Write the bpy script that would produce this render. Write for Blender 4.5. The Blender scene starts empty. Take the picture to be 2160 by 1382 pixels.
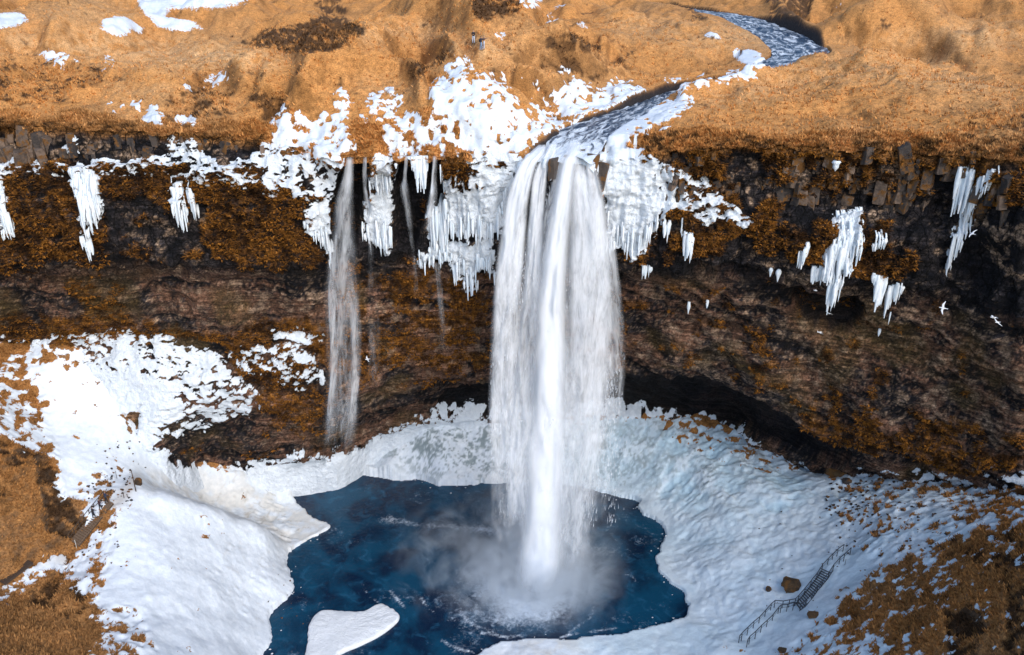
import bpy, math, random
import numpy as np
from mathutils import Vector
R = math.radians
rng = np.random.default_rng(7)
random.seed(7)
S = bpy.context.scene
COL = S.collection

# ------------------------------------------------------------------ camera
CAM = np.array([0.0, -87.0, 78.5]); PITCH = R(24.0); FPX = 1695.0; CX, CY = 1080.0, 691.0
cam = bpy.data.cameras.new('camera'); camo = bpy.data.objects.new('camera', cam); COL.objects.link(camo)
camo.location = CAM; camo.rotation_euler = (R(90) - PITCH, 0, 0)
cam.sensor_width = 36; cam.lens = 36 * FPX / 2160; cam.clip_start = .5; cam.clip_end = 9000
S.camera = camo

# ------------------------------------------------------------------ light
SUN_EL, SUN_AZ = R(36), R(148)          # azimuth clockwise from +Y
w = bpy.data.worlds.new("World"); S.world = w; w.use_nodes = True
nt = w.node_tree; bg = nt.nodes['Background']
sky = nt.nodes.new('ShaderNodeTexSky'); sky.sky_type = 'NISHITA'; sky.sun_disc = False
sky.sun_elevation = SUN_EL; sky.sun_rotation = SUN_AZ; sky.air_density = 1.0; sky.dust_density = 1.0; sky.ozone_density = 1.5
nt.links.new(sky.outputs[0], bg.inputs[0]); bg.inputs[1].default_value = 0.15
sl = bpy.data.lights.new('sun', 'SUN'); sl.energy = 1.3; sl.angle = R(38); sl.color = (1, .96, .90)
so = bpy.data.objects.new('sun', sl); COL.objects.link(so)
sd = Vector((math.sin(SUN_AZ) * math.cos(SUN_EL), math.cos(SUN_AZ) * math.cos(SUN_EL), math.sin(SUN_EL)))
so.rotation_euler = sd.to_track_quat('Z', 'Y').to_euler(); so.location = (60, -60, 120)
S.view_settings.view_transform = 'Standard'; S.view_settings.look = 'None'
S.view_settings.exposure = 0.66; S.view_settings.gamma = 1; S.view_settings.use_curve_mapping = False
S.render.engine = 'CYCLES'
S.cycles.max_bounces = 8; S.cycles.diffuse_bounces = 3; S.cycles.transparent_max_bounces = 40
S.cycles.volume_bounces = 3; S.cycles.volume_step_rate = 1.0; S.cycles.use_denoising = True

# ------------------------------------------------------------------ projection helpers
cp, sp = math.cos(PITCH), math.sin(PITCH)
def unproj_y(px, py, Y):
    """world point whose picture position is (px,py) and whose world Y is Y"""
    px, py, Y = np.broadcast_arrays(np.asarray(px, float), np.asarray(py, float), np.asarray(Y, float))
    a = (px - CX) / FPX; b = (CY - py) / FPX
    dy = cp + b * sp; dz = -sp + b * cp
    t = (Y - CAM[1]) / dy
    return np.stack([CAM[0] + a * t, Y, CAM[2] + dz * t], -1)
def unproj_z(px, py, Z):
    px, py, Z = np.broadcast_arrays(np.asarray(px, float), np.asarray(py, float), np.asarray(Z, float))
    a = (px - CX) / FPX; b = (CY - py) / FPX
    dy = cp + b * sp; dz = -sp + b * cp
    t = (Z - CAM[2]) / dz
    return np.stack([CAM[0] + a * t, CAM[1] + dy * t, Z], -1)
def proj(P):
    d = P - CAM
    dep = d[..., 1] * cp - d[..., 2] * sp
    up = d[..., 1] * sp + d[..., 2] * cp
    dep = np.maximum(dep, 1.0)
    return CX + FPX * d[..., 0] / dep, CY - FPX * up / dep, dep

# ------------------------------------------------------------------ noise
def _h(x, y, z, seed):
    n = (x.astype(np.uint32) * np.uint32(374761393)) ^ (y.astype(np.uint32) * np.uint32(668265263)) ^ (z.astype(np.uint32) * np.uint32(2246822519)) ^ np.uint32((seed * 3266489917) & 0xffffffff)
    n = (n ^ (n >> np.uint32(13))) * np.uint32(1274126177)
    n = (n ^ (n >> np.uint32(16))) * np.uint32(2654435761)
    return (n >> np.uint32(8)).astype(np.float32) / np.float32(16777216.0)
def vnoise(P, f=1.0, seed=0):
    """smooth gradient-ish value noise 0..1"""
    q = np.asarray(P, np.float32) * np.float32(f) + np.float32(1000.37)
    i = np.floor(q); t = q - i; i = i.astype(np.int64)
    t = t * t * t * (t * (t * 6 - 15) + 10)
    x, y, z = i[..., 0], i[..., 1], i[..., 2]; tx, ty, tz = t[..., 0], t[..., 1], t[..., 2]
    out = 0
    for dx in (0, 1):
        wx = tx if dx else 1 - tx
        for dy in (0, 1):
            wy = wx * (ty if dy else 1 - ty)
            for dz in (0, 1):
                out = out + wy * (tz if dz else 1 - tz) * _h(x + dx, y + dy, z + dz, seed)
    return out
def fbm(P, f=1.0, o=4, seed=0, gain=.5, lac=2.07):
    s = 0; a = 1; tot = 0
    for k in range(o):
        s = s + a * vnoise(P, f, seed * 17 + k); tot += a; a *= gain; f *= lac
    return s / tot          # 0..1, mean .5
def ridged(P, f=1.0, o=3, seed=0):
    s = 0; a = 1; tot = 0
    for k in range(o):
        s = s + a * (1 - np.abs(2 * vnoise(P, f, seed * 31 + k) - 1)); tot += a; a *= .5; f *= 2.1
    return s / tot
def ss(x, a, b):
    t = np.clip((x - a) / (b - a), 0, 1); return t * t * (3 - 2 * t)
def scale3(P, s): return P * np.array(s)

# ------------------------------------------------------------------ painted extents (traced outlines, laid on the real surfaces)
MW, MH, MS = 620, 400, 4.0; MX0, MY0 = -160.0, -100.0
_gx, _gy = np.meshgrid(MX0 + (np.arange(MW) + .5) * MS, MY0 + (np.arange(MH) + .5) * MS)
def raster(poly):
    poly = np.array(poly, float); n = len(poly)
    x0, y0 = poly.min(0) - 6; x1, y1 = poly.max(0) + 6
    ins = np.zeros(_gx.shape, bool)
    i0, i1 = max(0, int((x0 - MX0) / MS)), min(MW, int((x1 - MX0) / MS) + 1)
    j0, j1 = max(0, int((y0 - MY0) / MS)), min(MH, int((y1 - MY0) / MS) + 1)
    if i1 <= i0 or j1 <= j0: return ins.astype(float)
    gx, gy = _gx[j0:j1, i0:i1], _gy[j0:j1, i0:i1]; s = np.zeros(gx.shape, bool)
    for k in range(n):
        ax, ay = poly[k]; bx, by = poly[(k + 1) % n]
        if ay == by: continue
        c = ((ay > gy) != (by > gy)) & (gx < (bx - ax) * (gy - ay) / (by - ay) + ax); s ^= c
    ins[j0:j1, i0:i1] = s
    return ins.astype(float)
def raster_line(pts, wd):
    out = np.zeros(_gx.shape)
    for (ax, ay), (bx, by) in zip(pts[:-1], pts[1:]):
        dx, dy = bx - ax, by - ay; L = dx * dx + dy * dy + 1e-6
        t = np.clip(((_gx - ax) * dx + (_gy - ay) * dy) / L, 0, 1)
        d = np.hypot(_gx - ax - t * dx, _gy - ay - t * dy); out = np.maximum(out, np.clip(1.4 - d / wd, 0, 1))
    return out
def blur(m, r):
    r = max(1, int(round(r / MS)))
    k = np.exp(-.5 * (np.arange(-2 * r, 2 * r + 1) / r) ** 2); k /= k.sum()
    p = np.pad(m, ((0, 0), (2 * r, 2 * r)), 'edge'); m2 = sum(k[i] * p[:, i:i + MW] for i in range(len(k)))
    p = np.pad(m2, ((2 * r, 2 * r), (0, 0)), 'edge'); return sum(k[i] * p[i:i + MH] for i in range(len(k)))
def mk(polys, soft=8):
    """polys: (value, points) or (value, points, width) for lines; later ones override"""
    m = np.zeros((MH, MW))
    for it in polys:
        a = raster_line(it[1], it[2]) if len(it) > 2 else raster(it[1])
        m = m * (1 - a) + a * it[0]
    return blur(m, soft)
def samp(m, px, py):
    x = np.clip((px - MX0) / MS - .5, 0, MW - 1.001); y = np.clip((py - MY0) / MS - .5, 0, MH - 1.001)
    i = x.astype(int); j = y.astype(int); a = x - i; b = y - j
    return (m[j, i] * (1 - a) + m[j, i + 1] * a) * (1 - b) + (m[j + 1, i] * (1 - a) + m[j + 1, i + 1] * a) * b

# ------------------------------------------------------------------ object helpers
def tag(o, label=None, cat=None, group=None, kind=None):
    if label: o['label'] = label
    if cat: o['category'] = cat
    if group: o['group'] = group
    if kind: o['kind'] = kind
    return o
def new_obj(name, me, parent=None):
    o = bpy.data.objects.new(name, me); COL.objects.link(o)
    if parent is not None: o.parent = parent
    return o
def empty(name, loc, rz=0):
    o = bpy.data.objects.new(name, None); COL.objects.link(o); o.location = loc; o.rotation_euler = (0, 0, rz); o.empty_display_size = .3
    return o
def mesh_from(name, V, F, mat=None, smooth=True, attrs=None):
    """V (n,3); F (m,k) int array or list of arrays"""
    me = bpy.data.meshes.new(name); V = np.asarray(V, np.float32)
    Fs = F if isinstance(F, list) else [F]
    me.vertices.add(len(V)); me.vertices.foreach_set('co', V.ravel())
    idx = np.concatenate([np.asarray(f, np.int32).ravel() for f in Fs]); 
    tot = np.concatenate([np.full(len(f), np.asarray(f).shape[1], np.int32) for f in Fs])
    me.loops.add(len(idx)); me.loops.foreach_set('vertex_index', idx)
    me.polygons.add(len(tot)); st = np.concatenate([[0], np.cumsum(tot)[:-1]]).astype(np.int32)
    me.polygons.foreach_set('loop_start', st)
    me.polygons.foreach_set('use_smooth', np.full(len(tot), smooth))
    me.update(calc_edges=True)
    for k, a in (attrs or {}).items():
        a = np.asarray(a, np.float32)
        if a.ndim == 1:
            at = me.attributes.new(k, 'FLOAT', 'POINT'); at.data.foreach_set('value', a)
        else:
            at = me.attributes.new(k, 'FLOAT_COLOR', 'POINT')
            at.data.foreach_set('color', np.concatenate([a, np.ones((len(a), 1), np.float32)], 1).ravel())
    if mat: me.materials.append(mat)
    return me
def grid_faces(nr, nc):
    i = np.arange(nr - 1)[:, None] * nc + np.arange(nc - 1)[None]
    return np.stack([i, i + 1, i + nc + 1, i + nc], -1).reshape(-1, 4)
def grid_normals(P):
    du = np.gradient(P, axis=1); dv = np.gradient(P, axis=0); n = np.cross(du, dv)
    return n / (np.linalg.norm(n, axis=-1, keepdims=True) + 1e-9)
def rbf(pts, vals, c=2.0, lam=0.0):
    pts = np.array(pts, float); vals = np.array(vals, float); n = len(pts)
    D = np.sqrt(((pts[:, None] - pts[None]) ** 2).sum(-1) + c * c)
    A = np.zeros((n + 3, n + 3)); A[:n, :n] = D - lam * np.eye(n); A[:n, n] = 1; A[:n, n + 1:] = pts / 100; A[n, :n] = 1; A[n + 1:, :n] = pts.T / 100
    b = np.concatenate([vals, [0, 0, 0]]); w_ = np.linalg.lstsq(A, b, rcond=None)[0]
    def f(q):
        q = np.asarray(q, float); sh = q.shape[:-1]; q = q.reshape(-1, 2); out = np.empty(len(q))
        for s in range(0, len(q), 60000):
            qq = q[s:s + 60000]
            d = np.sqrt(((qq[:, None] - pts[None]) ** 2).sum(-1) + c * c)
            out[s:s + 60000] = d @ w_[:n] + w_[n] + qq @ w_[n + 1:] / 100
        return out.reshape(sh)
    return f
def seg_dist(x, y, pl, closed=False, vals=None):
    best = np.full(x.shape, 1e9); bv = None if vals is None else [np.zeros(x.shape) for _ in vals]
    n = len(pl)
    for k in range(n if closed else n - 1):
        ax, ay = pl[k][:2]; bx, by = pl[(k + 1) % n][:2]; dx, dy = bx - ax, by - ay
        t = np.clip(((x - ax) * dx + (y - ay) * dy) / (dx * dx + dy * dy + 1e-9), 0, 1)
        d = np.hypot(x - ax - t * dx, y - ay - t * dy); m = d < best; best = np.where(m, d, best)
        if vals is not None:
            for j, v in enumerate(vals): bv[j] = np.where(m, v[k] * (1 - t) + v[(k + 1) % n] * t, bv[j])
    return (best, bv) if vals is not None else best
def in_poly(x, y, pl):
    s = np.zeros(x.shape, bool); n = len(pl)
    for k in range(n):
        ax, ay = pl[k][:2]; bx, by = pl[(k + 1) % n][:2]
        if ay == by: continue
        s ^= ((ay > y) != (by > y)) & (x < (bx - ax) * (y - ay) / (by - ay) + ax)
    return s
def smooth_curve(pts, n):
    """Catmull-Rom through rows of pts, n samples"""
    p = np.array(pts, float); p = np.vstack([2 * p[0] - p[1], p, 2 * p[-1] - p[-2]]); m = len(p) - 3
    t = np.linspace(0, m, n); k = np.minimum(t.astype(int), m - 1); u = (t - k)[:, None]
    a, b, c, d = p[k], p[k + 1], p[k + 2], p[k + 3]
    return .5 * (2 * b + (c - a) * u + (2 * a - 5 * b + 4 * c - d) * u ** 2 + (3 * b - a - 3 * c + d) * u ** 3)

# ------------------------------------------------------------------ material helpers
class NT:
    def __init__(s, name):
        s.m = bpy.data.materials.new(name); s.m.use_nodes = True; s.t = s.m.node_tree; s.n = s.t.nodes; s.l = s.t.links
        s.b = s.n['Principled BSDF']; s.o = s.n['Material Output']
    def add(s, ty, **kw):
        n = s.n.new(ty)
        for k, v in kw.items(): setattr(n, k, v)
        return n
    def set(s, node, key, v):
        if hasattr(v, 'is_output') or isinstance(v, bpy.types.NodeSocket): s.l.new(v, node.inputs[key])
        else: node.inputs[key].default_value = v
    def math(s, op, a, b=0.0, c=None, clamp=False):
        n = s.add('ShaderNodeMath', operation=op); n.use_clamp = clamp; s.set(n, 0, a); s.set(n, 1, b)
        if c is not None: s.set(n, 2, c)
        return n.outputs[0]
    def ramp(s, v, a, b, o0=0.0, o1=1.0, smooth=True):
        n = s.add('ShaderNodeMapRange', interpolation_type='SMOOTHSTEP' if smooth else 'LINEAR')
        s.set(n, 0, v); s.set(n, 1, a); s.set(n, 2, b); s.set(n, 3, o0); s.set(n, 4, o1); return n.outputs[0]
    def mix(s, f, a, b, mode='MIX'):
        n = s.add('ShaderNodeMix', data_type='RGBA', blend_type=mode); s.set(n, 0, f)
        for k, v in ((6, a), (7, b)):
            if isinstance(v, tuple): v = (*v, 1.0) if len(v) == 3 else v
            s.set(n, k, v)
        return n.outputs[2]
    def attr(s, name, col=False):
        n = s.add('ShaderNodeAttribute', attribute_name=name); return n.outputs['Color' if col else 'Fac']
    def pos(s, sc=(1, 1, 1)):
        g = s.add('ShaderNodeNewGeometry'); 
        if sc == (1, 1, 1): return g.outputs['Position']
        n = s.add('ShaderNodeVectorMath', operation='MULTIPLY'); s.l.new(g.outputs['Position'], n.inputs[0]); n.inputs[1].default_value = sc
        return n.outputs[0]
    def noise(s, vec, scale=1.0, detail=4.0, rough=.55, dist=0.0, out=0):
        n = s.add('ShaderNodeTexNoise'); s.l.new(vec, n.inputs['Vector']); n.inputs['Scale'].default_value = scale
        n.inputs['Detail'].default_value = detail; n.inputs['Roughness'].default_value = rough; n.inputs['Distortion'].default_value = dist
        return n.outputs[out]
    def bump(s, h, strength=.5, dist=.1, normal=None):
        n = s.add('ShaderNodeBump'); n.inputs['Strength'].default_value = strength; n.inputs['Distance'].default_value = dist
        s.l.new(h, n.inputs['Height'])
        if normal is not None: s.l.new(normal, n.inputs['Normal'])
        return n.outputs[0]
def simple_mat(name, col, rough=.8, var=.25, sc=3.0, bump=.3):
    t = NT(name); p = t.add('ShaderNodeTexCoord').outputs['Object']
    n = t.noise(p, sc, 5)
    t.l.new(t.mix(n, tuple(c * (1 - var) for c in col), tuple(min(1, c * (1 + var)) for c in col)), t.b.inputs['Base Color'])
    t.b.inputs['Roughness'].default_value = rough
    t.l.new(t.bump(t.noise(p, sc * 4, 4), bump, .03), t.b.inputs['Normal'])
    return t.m
def box_vf(cx, cy, cz, sx, sy, sz):
    v = np.array([(x, y, z) for z in (-.5, .5) for y in (-.5, .5) for x in (-.5, .5)]) * (sx, sy, sz) + (cx, cy, cz)
    f = np.array([(0, 2, 3, 1), (4, 5, 7, 6), (0, 1, 5, 4), (2, 6, 7, 3), (0, 4, 6, 2), (1, 3, 7, 5)])
    return v, f
def bar_vf(a, b, r, r2=None, n=6):
    a = np.array(a, float); b = np.array(b, float); r2 = r if r2 is None else r2
    d = b - a; L = np.linalg.norm(d) + 1e-9; d /= L
    h = np.array([0, 0, 1.0]) if abs(d[2]) < .9 else np.array([1.0, 0, 0])
    u = np.cross(d, h); u /= np.linalg.norm(u); v = np.cross(d, u)
    an = np.arange(n) * 2 * math.pi / n; c = np.cos(an)[:, None] * u + np.sin(an)[:, None] * v
    V = np.vstack([a + c * r, b + c * r2, [a], [b]])
    F = [(i, (i + 1) % n, n + (i + 1) % n, n + i) for i in range(n)]
    T = [(2 * n, (i + 1) % n, i) for i in range(n)] + [(2 * n + 1, n + i, n + (i + 1) % n) for i in range(n)]
    return V, np.array(F), np.array(T)
class MB:
    def __init__(s): s.v = []; s.q = []; s.t = []; s.n = 0
    def add(s, V, *Fs):
        for F in Fs:
            F = np.asarray(F)
            if len(F) == 0: continue
            (s.q if F.shape[1] == 4 else s.t).append(F + s.n)
        s.v.append(V); s.n += len(V); return s
    def box(s, *a): return s.add(*box_vf(*a))
    def bar(s, *a, **k): return s.add(*bar_vf(*a, **k))
    def mesh(s, name, mat, smooth=False):
        F = []
        if s.q: F.append(np.vstack(s.q))
        if s.t: F.append(np.vstack(s.t))
        return mesh_from(name, np.vstack(s.v), F, mat, smooth)
    def build(s, name, mat, parent=None, smooth=False): return new_obj(name, s.mesh(name, mat, smooth), parent)
# ================================================================== painted extents
def _shift(poly, dx=0, dy=0): return [(x + dx, y + dy) for x, y in poly]
CURT = [[(0,365),(15,370),(24,430),(34,485),(18,498),(0,450)],
 [(161,366),(190,362),(213,385),(216,425),(200,480),(185,505),(178,440),(164,400)],
 [(364,394),(386,392),(391,440),(387,488),(374,478),(368,430)],
 [(640,470),(672,440),(695,425),(697,500),(694,548),(682,520),(655,505)],
 [(790,330),(812,326),(835,332),(830,375),(815,402),(784,402),(776,372),(788,362)],
 [(786,405),(826,400),(829,470),(827,520),(812,530),(786,514),(762,497),(764,470),(776,422)],
 [(866,322),(903,326),(898,370),(888,398),(876,390)],
 [(905,440),(941,425),(945,510),(930,532),(906,525)],
 [(930,350),(945,400),(1000,395),(1068,385),(1052,470),(1048,505),(1000,498),(950,500),(938,450)],
 [(875,515),(882,532),(940,515),(1000,505),(1045,498),(1043,600),(1030,570),(1003,566),(1005,602),(990,622),(978,578),(958,582),(955,545),(900,550),(878,556)],
 [(1283,430),(1340,425),(1388,420),(1387,480),(1366,500),(1350,530),(1322,537),(1314,502),(1300,522),(1286,532)],
 [(1762,450),(1815,444),(1813,500),(1802,540),(1790,572),(1757,592),(1735,586),(1738,522),(1760,502)],
 [(2022,352),(2052,352),(2058,392),(2045,440),(2026,440),(2022,400)],
 [(2075,372),(2105,350),(2090,395),(2066,430),(2045,470),(2030,500),(2016,545),(2003,578),(1997,570),(2010,510),(2030,450)]]
def _trim(p):
    ys = [q[1] for q in p]; a, z = min(ys), max(ys); return [(x, y if y < a + .55 * (z - a) else y - .04 * (z - a)) for x, y in p]
SNOW = mk([
 # far plateau patches
 (1, [(-60,30),(0,35),(40,25),(62,35),(40,55),(0,68),(-60,70)]),
 (.95, [(212,40),(240,35),(275,42),(290,55),(335,66),(240,72),(213,60)]),
 (.88, [(290,-20),(560,-20),(500,12),(440,22),(380,20),(345,25),(350,45),(420,48),(442,66),(380,68),(340,62),(310,40),(295,15)]),
 (.78, [(75,110),(100,108),(120,115),(152,118),(150,130),(175,135),(165,142),(130,138),(105,130)]),
 (.9, [(212,130),(236,121),(242,126),(222,137)]), (.9, [(212,152),(234,143),(238,148),(218,157)]),
 (.95, [(376,176),(405,174),(410,186),(380,188)]), (.95, [(427,180),(470,157),(482,162),(470,174),(440,184)]),
 (.9, [(225,226),(255,220),(264,229),(232,234)]), (.9, [(275,224),(297,217),(300,226),(278,230)]),
 (1, [(298,257),(313,230),(332,227),(344,258),(325,268)]), (1, [(368,252),(400,243),(420,252),(400,264)]), (.9, [(400,234),(418,225),(415,238)]),
 (.9, [(1095,-10),(1135,-10),(1157,24),(1145,19),(1108,10)]), (.95, [(1148,35),(1165,31),(1177,45),(1153,46)]), (.9, [(1213,38),(1243,50),(1237,56),(1208,46)]),
 (.8, [(1160,-5),(1185,8),(1200,22),(1190,26),(1170,12)]), (1, [(1047,72),(1060,67),(1064,80),(1046,80)]), (.95, [(1478,62),(1528,70),(1522,80),(1483,75)]),
 (1, [(1545,108),(1590,105),(1612,124),(1642,131),(1632,144),(1590,142),(1558,126)]),
 (.95, [(1516,167),(1540,152),(1570,147),(1612,152),(1600,160),(1560,167),(1520,177)]),
 (.9, [(1405,163),(1430,174),(1450,169),(1458,187),(1430,195),(1410,184)]), (.9, [(1463,192),(1475,159),(1502,180),(1482,192)]),
 (.9, [(1745,15),(1785,-5),(1793,4),(1765,14)]), (.9, [(1548,22),(1570,9),(1570,20)]), (.75, [(1180,145),(1205,150),(1198,158),(1183,153)]),
 # snow about the falls
 (.74, [(560,265),(606,222),(615,250),(640,232),(655,268),(690,240),(716,192),(742,200),(735,240),(745,290),(742,332),(700,337),(640,315),(580,292)]),
 (.6, [(766,205),(830,192),(852,215),(842,240),(790,262),(762,255)]),
 (.76, [(808,250),(872,238),(908,290),(895,330),(840,328),(812,290)]),
 (.68, [(925,160),(960,118),(985,128),(995,160),(1060,172),(1090,210),(1112,245),(1132,270),(1140,300),(1120,330),(1080,370),(1060,430),(1045,500),(1000,440),(940,420),(930,340),(900,300),(920,230),(900,200)]),
 (.88, [(1010,230),(1100,250),(1136,285),(1118,325),(1078,370),(1052,480),(940,480),(935,400),(1000,395),(990,330),(965,290)]), (.95, [(1040,480),(1052,380),(1080,350),(1100,340),(1090,420),(1060,500)]),
 (.9, [(905,188),(1062,160),(1064,166),(908,194)]),
 (.2, [(925,315),(960,300),(1000,330),(1010,355),(985,385),(940,360)]),
 (.8, [(1118,200),(1180,185),(1215,168),(1260,190),(1310,168),(1352,190),(1385,205),(1352,222),(1300,250),(1240,276),(1180,300),(1140,300),(1128,262)]),
 (.12, [(1085,155),(1130,150),(1192,240),(1212,262),(1186,268),(1140,215),(1115,235)]),
 (1, [(1248,314),(1258,284),(1330,250),(1400,220),(1452,203),(1457,222),(1410,240),(1370,262),(1330,285),(1340,300),(1290,322)]),
 (.62, [(1400,245),(1440,232),(1425,255),(1360,290),(1345,285)]),
 (.93, [(1245,328),(1270,318),(1340,310),(1385,340),(1430,365),(1440,420),(1405,455),(1385,480),(1350,530),(1290,520),(1280,440),(1262,380)]),
 (.62, [(1395,345),(1485,375),(1530,425),(1600,475),(1500,470),(1425,445)]),
 (.82, [(560,295),(640,320),(720,335),(712,385),(700,440),(690,480),(650,430),(600,390),(540,365)]),
 (.72, [(640,430),(690,430),(695,545),(668,500)]),
 (.7, [(130,347),(200,337),(280,340),(345,322),(350,290),(405,290),(425,330),(480,345),(540,328),(610,350),(650,410),(560,385),(460,357),(360,349),(280,352),(150,355)]),
 (.86, [(135,290),(160,290),(172,330),(133,326)]), (.85, [(0,360),(15,360),(22,440),(0,470)]), (.6, [(150,355),(215,375),(205,400),(150,390)]),
 (.4, [(0,330),(140,345),(560,350),(600,420),(350,372),(0,372)]),
 ] + [(.98, _trim(p)) for p in CURT] + [
 # basin, left
 (1, [(570,985),(1060,960),(1500,970),(1500,1400),(545,1400),(600,1150),(690,1110),(580,1010)]),
 (.97, [(20,722),(220,690),(380,715),(440,745),(550,835),(540,865),(470,895),(330,935),(385,985),(470,985),(560,968),(700,950),(760,938),(850,888),(1000,868),(1060,880),(1100,1040),
        (740,1012),(600,1015),(650,1080),(720,1112),(640,1160),(610,1180),(640,1230),(600,1300),(575,1400),(540,1700),(300,1500),(300,1382),(185,1382),(240,1330),(190,1270),(215,1235),(140,1232),(60,1270),(-30,1300),(60,1205),(150,1150),(190,1090),(130,1040),(100,960),(20,950),(40,880)]),
 (.76, [(20,722),(220,690),(380,715),(440,745),(550,835),(470,895),(400,865),(330,790),(220,770),(100,800)]),
 (.85, [(380,780),(540,830),(500,880),(420,900),(400,840)]),
 (.05, [(262,885),(282,868),(290,925),(272,910)]), (.0, [(330,925),(350,902),(402,862),(400,888),(352,928)]), (.15, [(85,745),(140,700),(152,742),(100,765)]),
 (.3, [(0,700),(60,720),(70,800),(110,870),(70,880),(20,800)]),
 (.55, [(480,745),(530,718),(590,742),(670,755),(685,800),(620,822),(560,782),(500,772)]), (.5, [(570,690),(680,690),(680,780),(600,800)]),
 (.55, [(-60,780),(30,770),(90,880),(130,1000),(95,950),(30,960),(-60,930)]),
 (.0, [(-160,960),(0,975),(60,955),(105,950),(100,1000),(130,1050),(185,1100),(150,1152),(60,1190),(-160,1290)]),
 (.0, [(-160,1330),(0,1275),(90,1215),(140,1200),(190,1250),(205,1300),(235,1340),(175,1390),(100,1500),(-160,1500)]),
 (.95, [(-60,1285),(0,1258),(90,1195),(95,1203),(0,1270),(-60,1296)]),
 (.55, [(190,1300),(280,1285),(330,1382),(180,1400),(230,1345)]), (.6, [(140,1150),(230,1200),(200,1260),(130,1230)]),
 (.5, [(130,1060),(180,1010),(240,1000),(230,1050),(180,1080)]), (.05, [(140,1158),(226,1056),(246,1060),(172,1160)]), (.1,[(232,1090),(240,1075),(236,1110),(222,1135),(215,1160),(208,1155),(222,1120)]), (.1,[(215,1160),(228,1158),(226,1172),(212,1172)]),
 # basin, right
 (1, [(1050,880),(1300,876),(1420,880),(1560,920),(1660,962),(1730,995),(1745,1012),(1800,990),(1900,1012),(2000,1040),(2060,1060),(2060,1130),(1960,1160),(1860,1200),(1760,1290),(1700,1340),(1600,1420),(1500,1700),(700,1700),(820,1500),
       (1000,1370),(1440,1315),(1430,1250),(1375,1180),(1395,1110),(1340,1060),(1100,1010)]),
 (.72, [(1395,878),(1560,920),(1700,985),(1600,1005),(1500,965),(1400,925)]),
 (.8, [(1770,1020),(1900,1010),(2080,1050),(2060,1100),(1950,1160),(1850,1190),(1790,1150),(1765,1080)]),
 (.52, [(1990,1040),(2160,990),(2330,990),(2330,1110),(2050,1125)]), (.4, [(2070,975),(2330,965),(2330,1040),(2080,1030)]),
 (.6, [(1740,1000),(1900,985),(2080,1010),(2080,1050),(1900,1018),(1760,1025)]),
 (.16, [(2400,1110),(2160,1118),(2060,1135),(1960,1168),(1870,1210),(1790,1285),(1700,1345),(1600,1420),(1600,1700),(2400,1700)]),
 (.66, [(1850,1215),(1880,1200),(1860,1240),(1835,1290),(1880,1360),(1870,1385),(1830,1300),(1835,1250)]),
 (.62, [(1700,1340),(1790,1290),(1840,1330),(1880,1400),(1640,1420)]), (.0, [(1960,1290),(2050,1280),(2090,1330),(2030,1345),(1990,1330)]),
 (.0, [(2100,1200),(2160,1200),(2160,1300),(2110,1290)]),
], 6)
DARK = mk([
 (.35, [(-100,108),(120,115),(230,150),(140,215),(-100,225)]),
 (.95, [(650,45),(690,25),(770,55),(750,95),(700,108),(610,112),(540,98),(510,90),(560,62)]), (.8, [(650,0),(720,-10),(735,30),(690,35)]),
 (.9, [(990,-10),(1105,-10),(1095,25),(1040,35),(1035,55),(1000,42)]), (.85, [(1150,75),(1200,68),(1262,92),(1272,112),(1200,112),(1158,98)]),
 (.95, [(1178,118),(1215,120),(1228,148),(1195,152)]), (.95, [(858,135),(892,133),(902,160),(866,168)]), (.8, [(915,115),(975,110),(930,138)]),
 (.9, [(525,205),(590,190),(612,230),(560,265)]), (.5, [(380,190),(480,180),(490,240),(340,262),(350,210)]),
 (.9, [(1612,-20),(1725,-20),(1705,40),(1665,72),(1625,52)]), (.6, [(1440,10),(1475,20),(1500,45),(1460,40)]),
 (.45, [(1400,275),(1600,292),(1800,300),(2300,290),(2300,340),(1400,345)]), (.35, [(2050,240),(2200,230),(2200,320),(2000,300)]),
 (.7, [(1110,165),(1130,160),(1180,215),(1165,220)]), (.8, [(1140,215),(1165,225),(1180,255),(1150,240)]),
 (.6, [(1345,262),(1450,275),(1450,320),(1360,320)]), (.5, [(-60,255),(300,262),(560,290),(560,330),(-60,310)]),
 (.3, [(1700,70),(1950,30),(1960,45),(1720,95)]), (.35, [(1180,0),(1260,30),(1420,55),(1420,62),(1250,45),(1180,20)]),
 # little paths
 (.6, [(480,80),(620,100),(760,75)], 4), (.5, [(620,100),(690,130),(560,175)], 4), (.6, [(860,82),(900,50),(935,30)], 4), (.5, [(980,95),(1060,100),(1120,115)], 4),
 (.6, [(940,165),(1060,150),(1160,140),(1260,165),(1310,130),(1350,95)], 4), (.4, [(1350,95),(1400,80),(1640,78)], 4), (.5, [(200,170),(360,165),(470,150),(560,155)], 4),
 # basin
 (.95, [(70,1250),(140,1190),(135,1240),(90,1290),(60,1280)]), (.9, [(110,1180),(145,1160),(150,1200),(120,1240)]), (.85, [(150,1250),(185,1230),(190,1270),(160,1280)]), (.8, [(100,1290),(190,1280),(180,1300),(120,1310)]),
 (.95, [(70,960),(110,960),(140,1040),(185,1095),(165,1140),(95,1120),(90,1060)]), (.7, [(-30,940),(60,950),(60,980),(-30,990)]),
 (.95, [(1985,1290),(2050,1278),(2095,1320),(2070,1345),(2000,1335)]), (.7, [(2110,1200),(2200,1190),(2200,1400),(2110,1390),(2120,1300)]), (.7, [(2000,1340),(2080,1350),(2060,1400),(2000,1390)]),
 (.5, [(1960,1150),(2160,1120),(2160,1200),(2020,1200)]), (.8, [(1960,985),(2300,970),(2300,1060),(2060,1060)]),
], 5)
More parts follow.
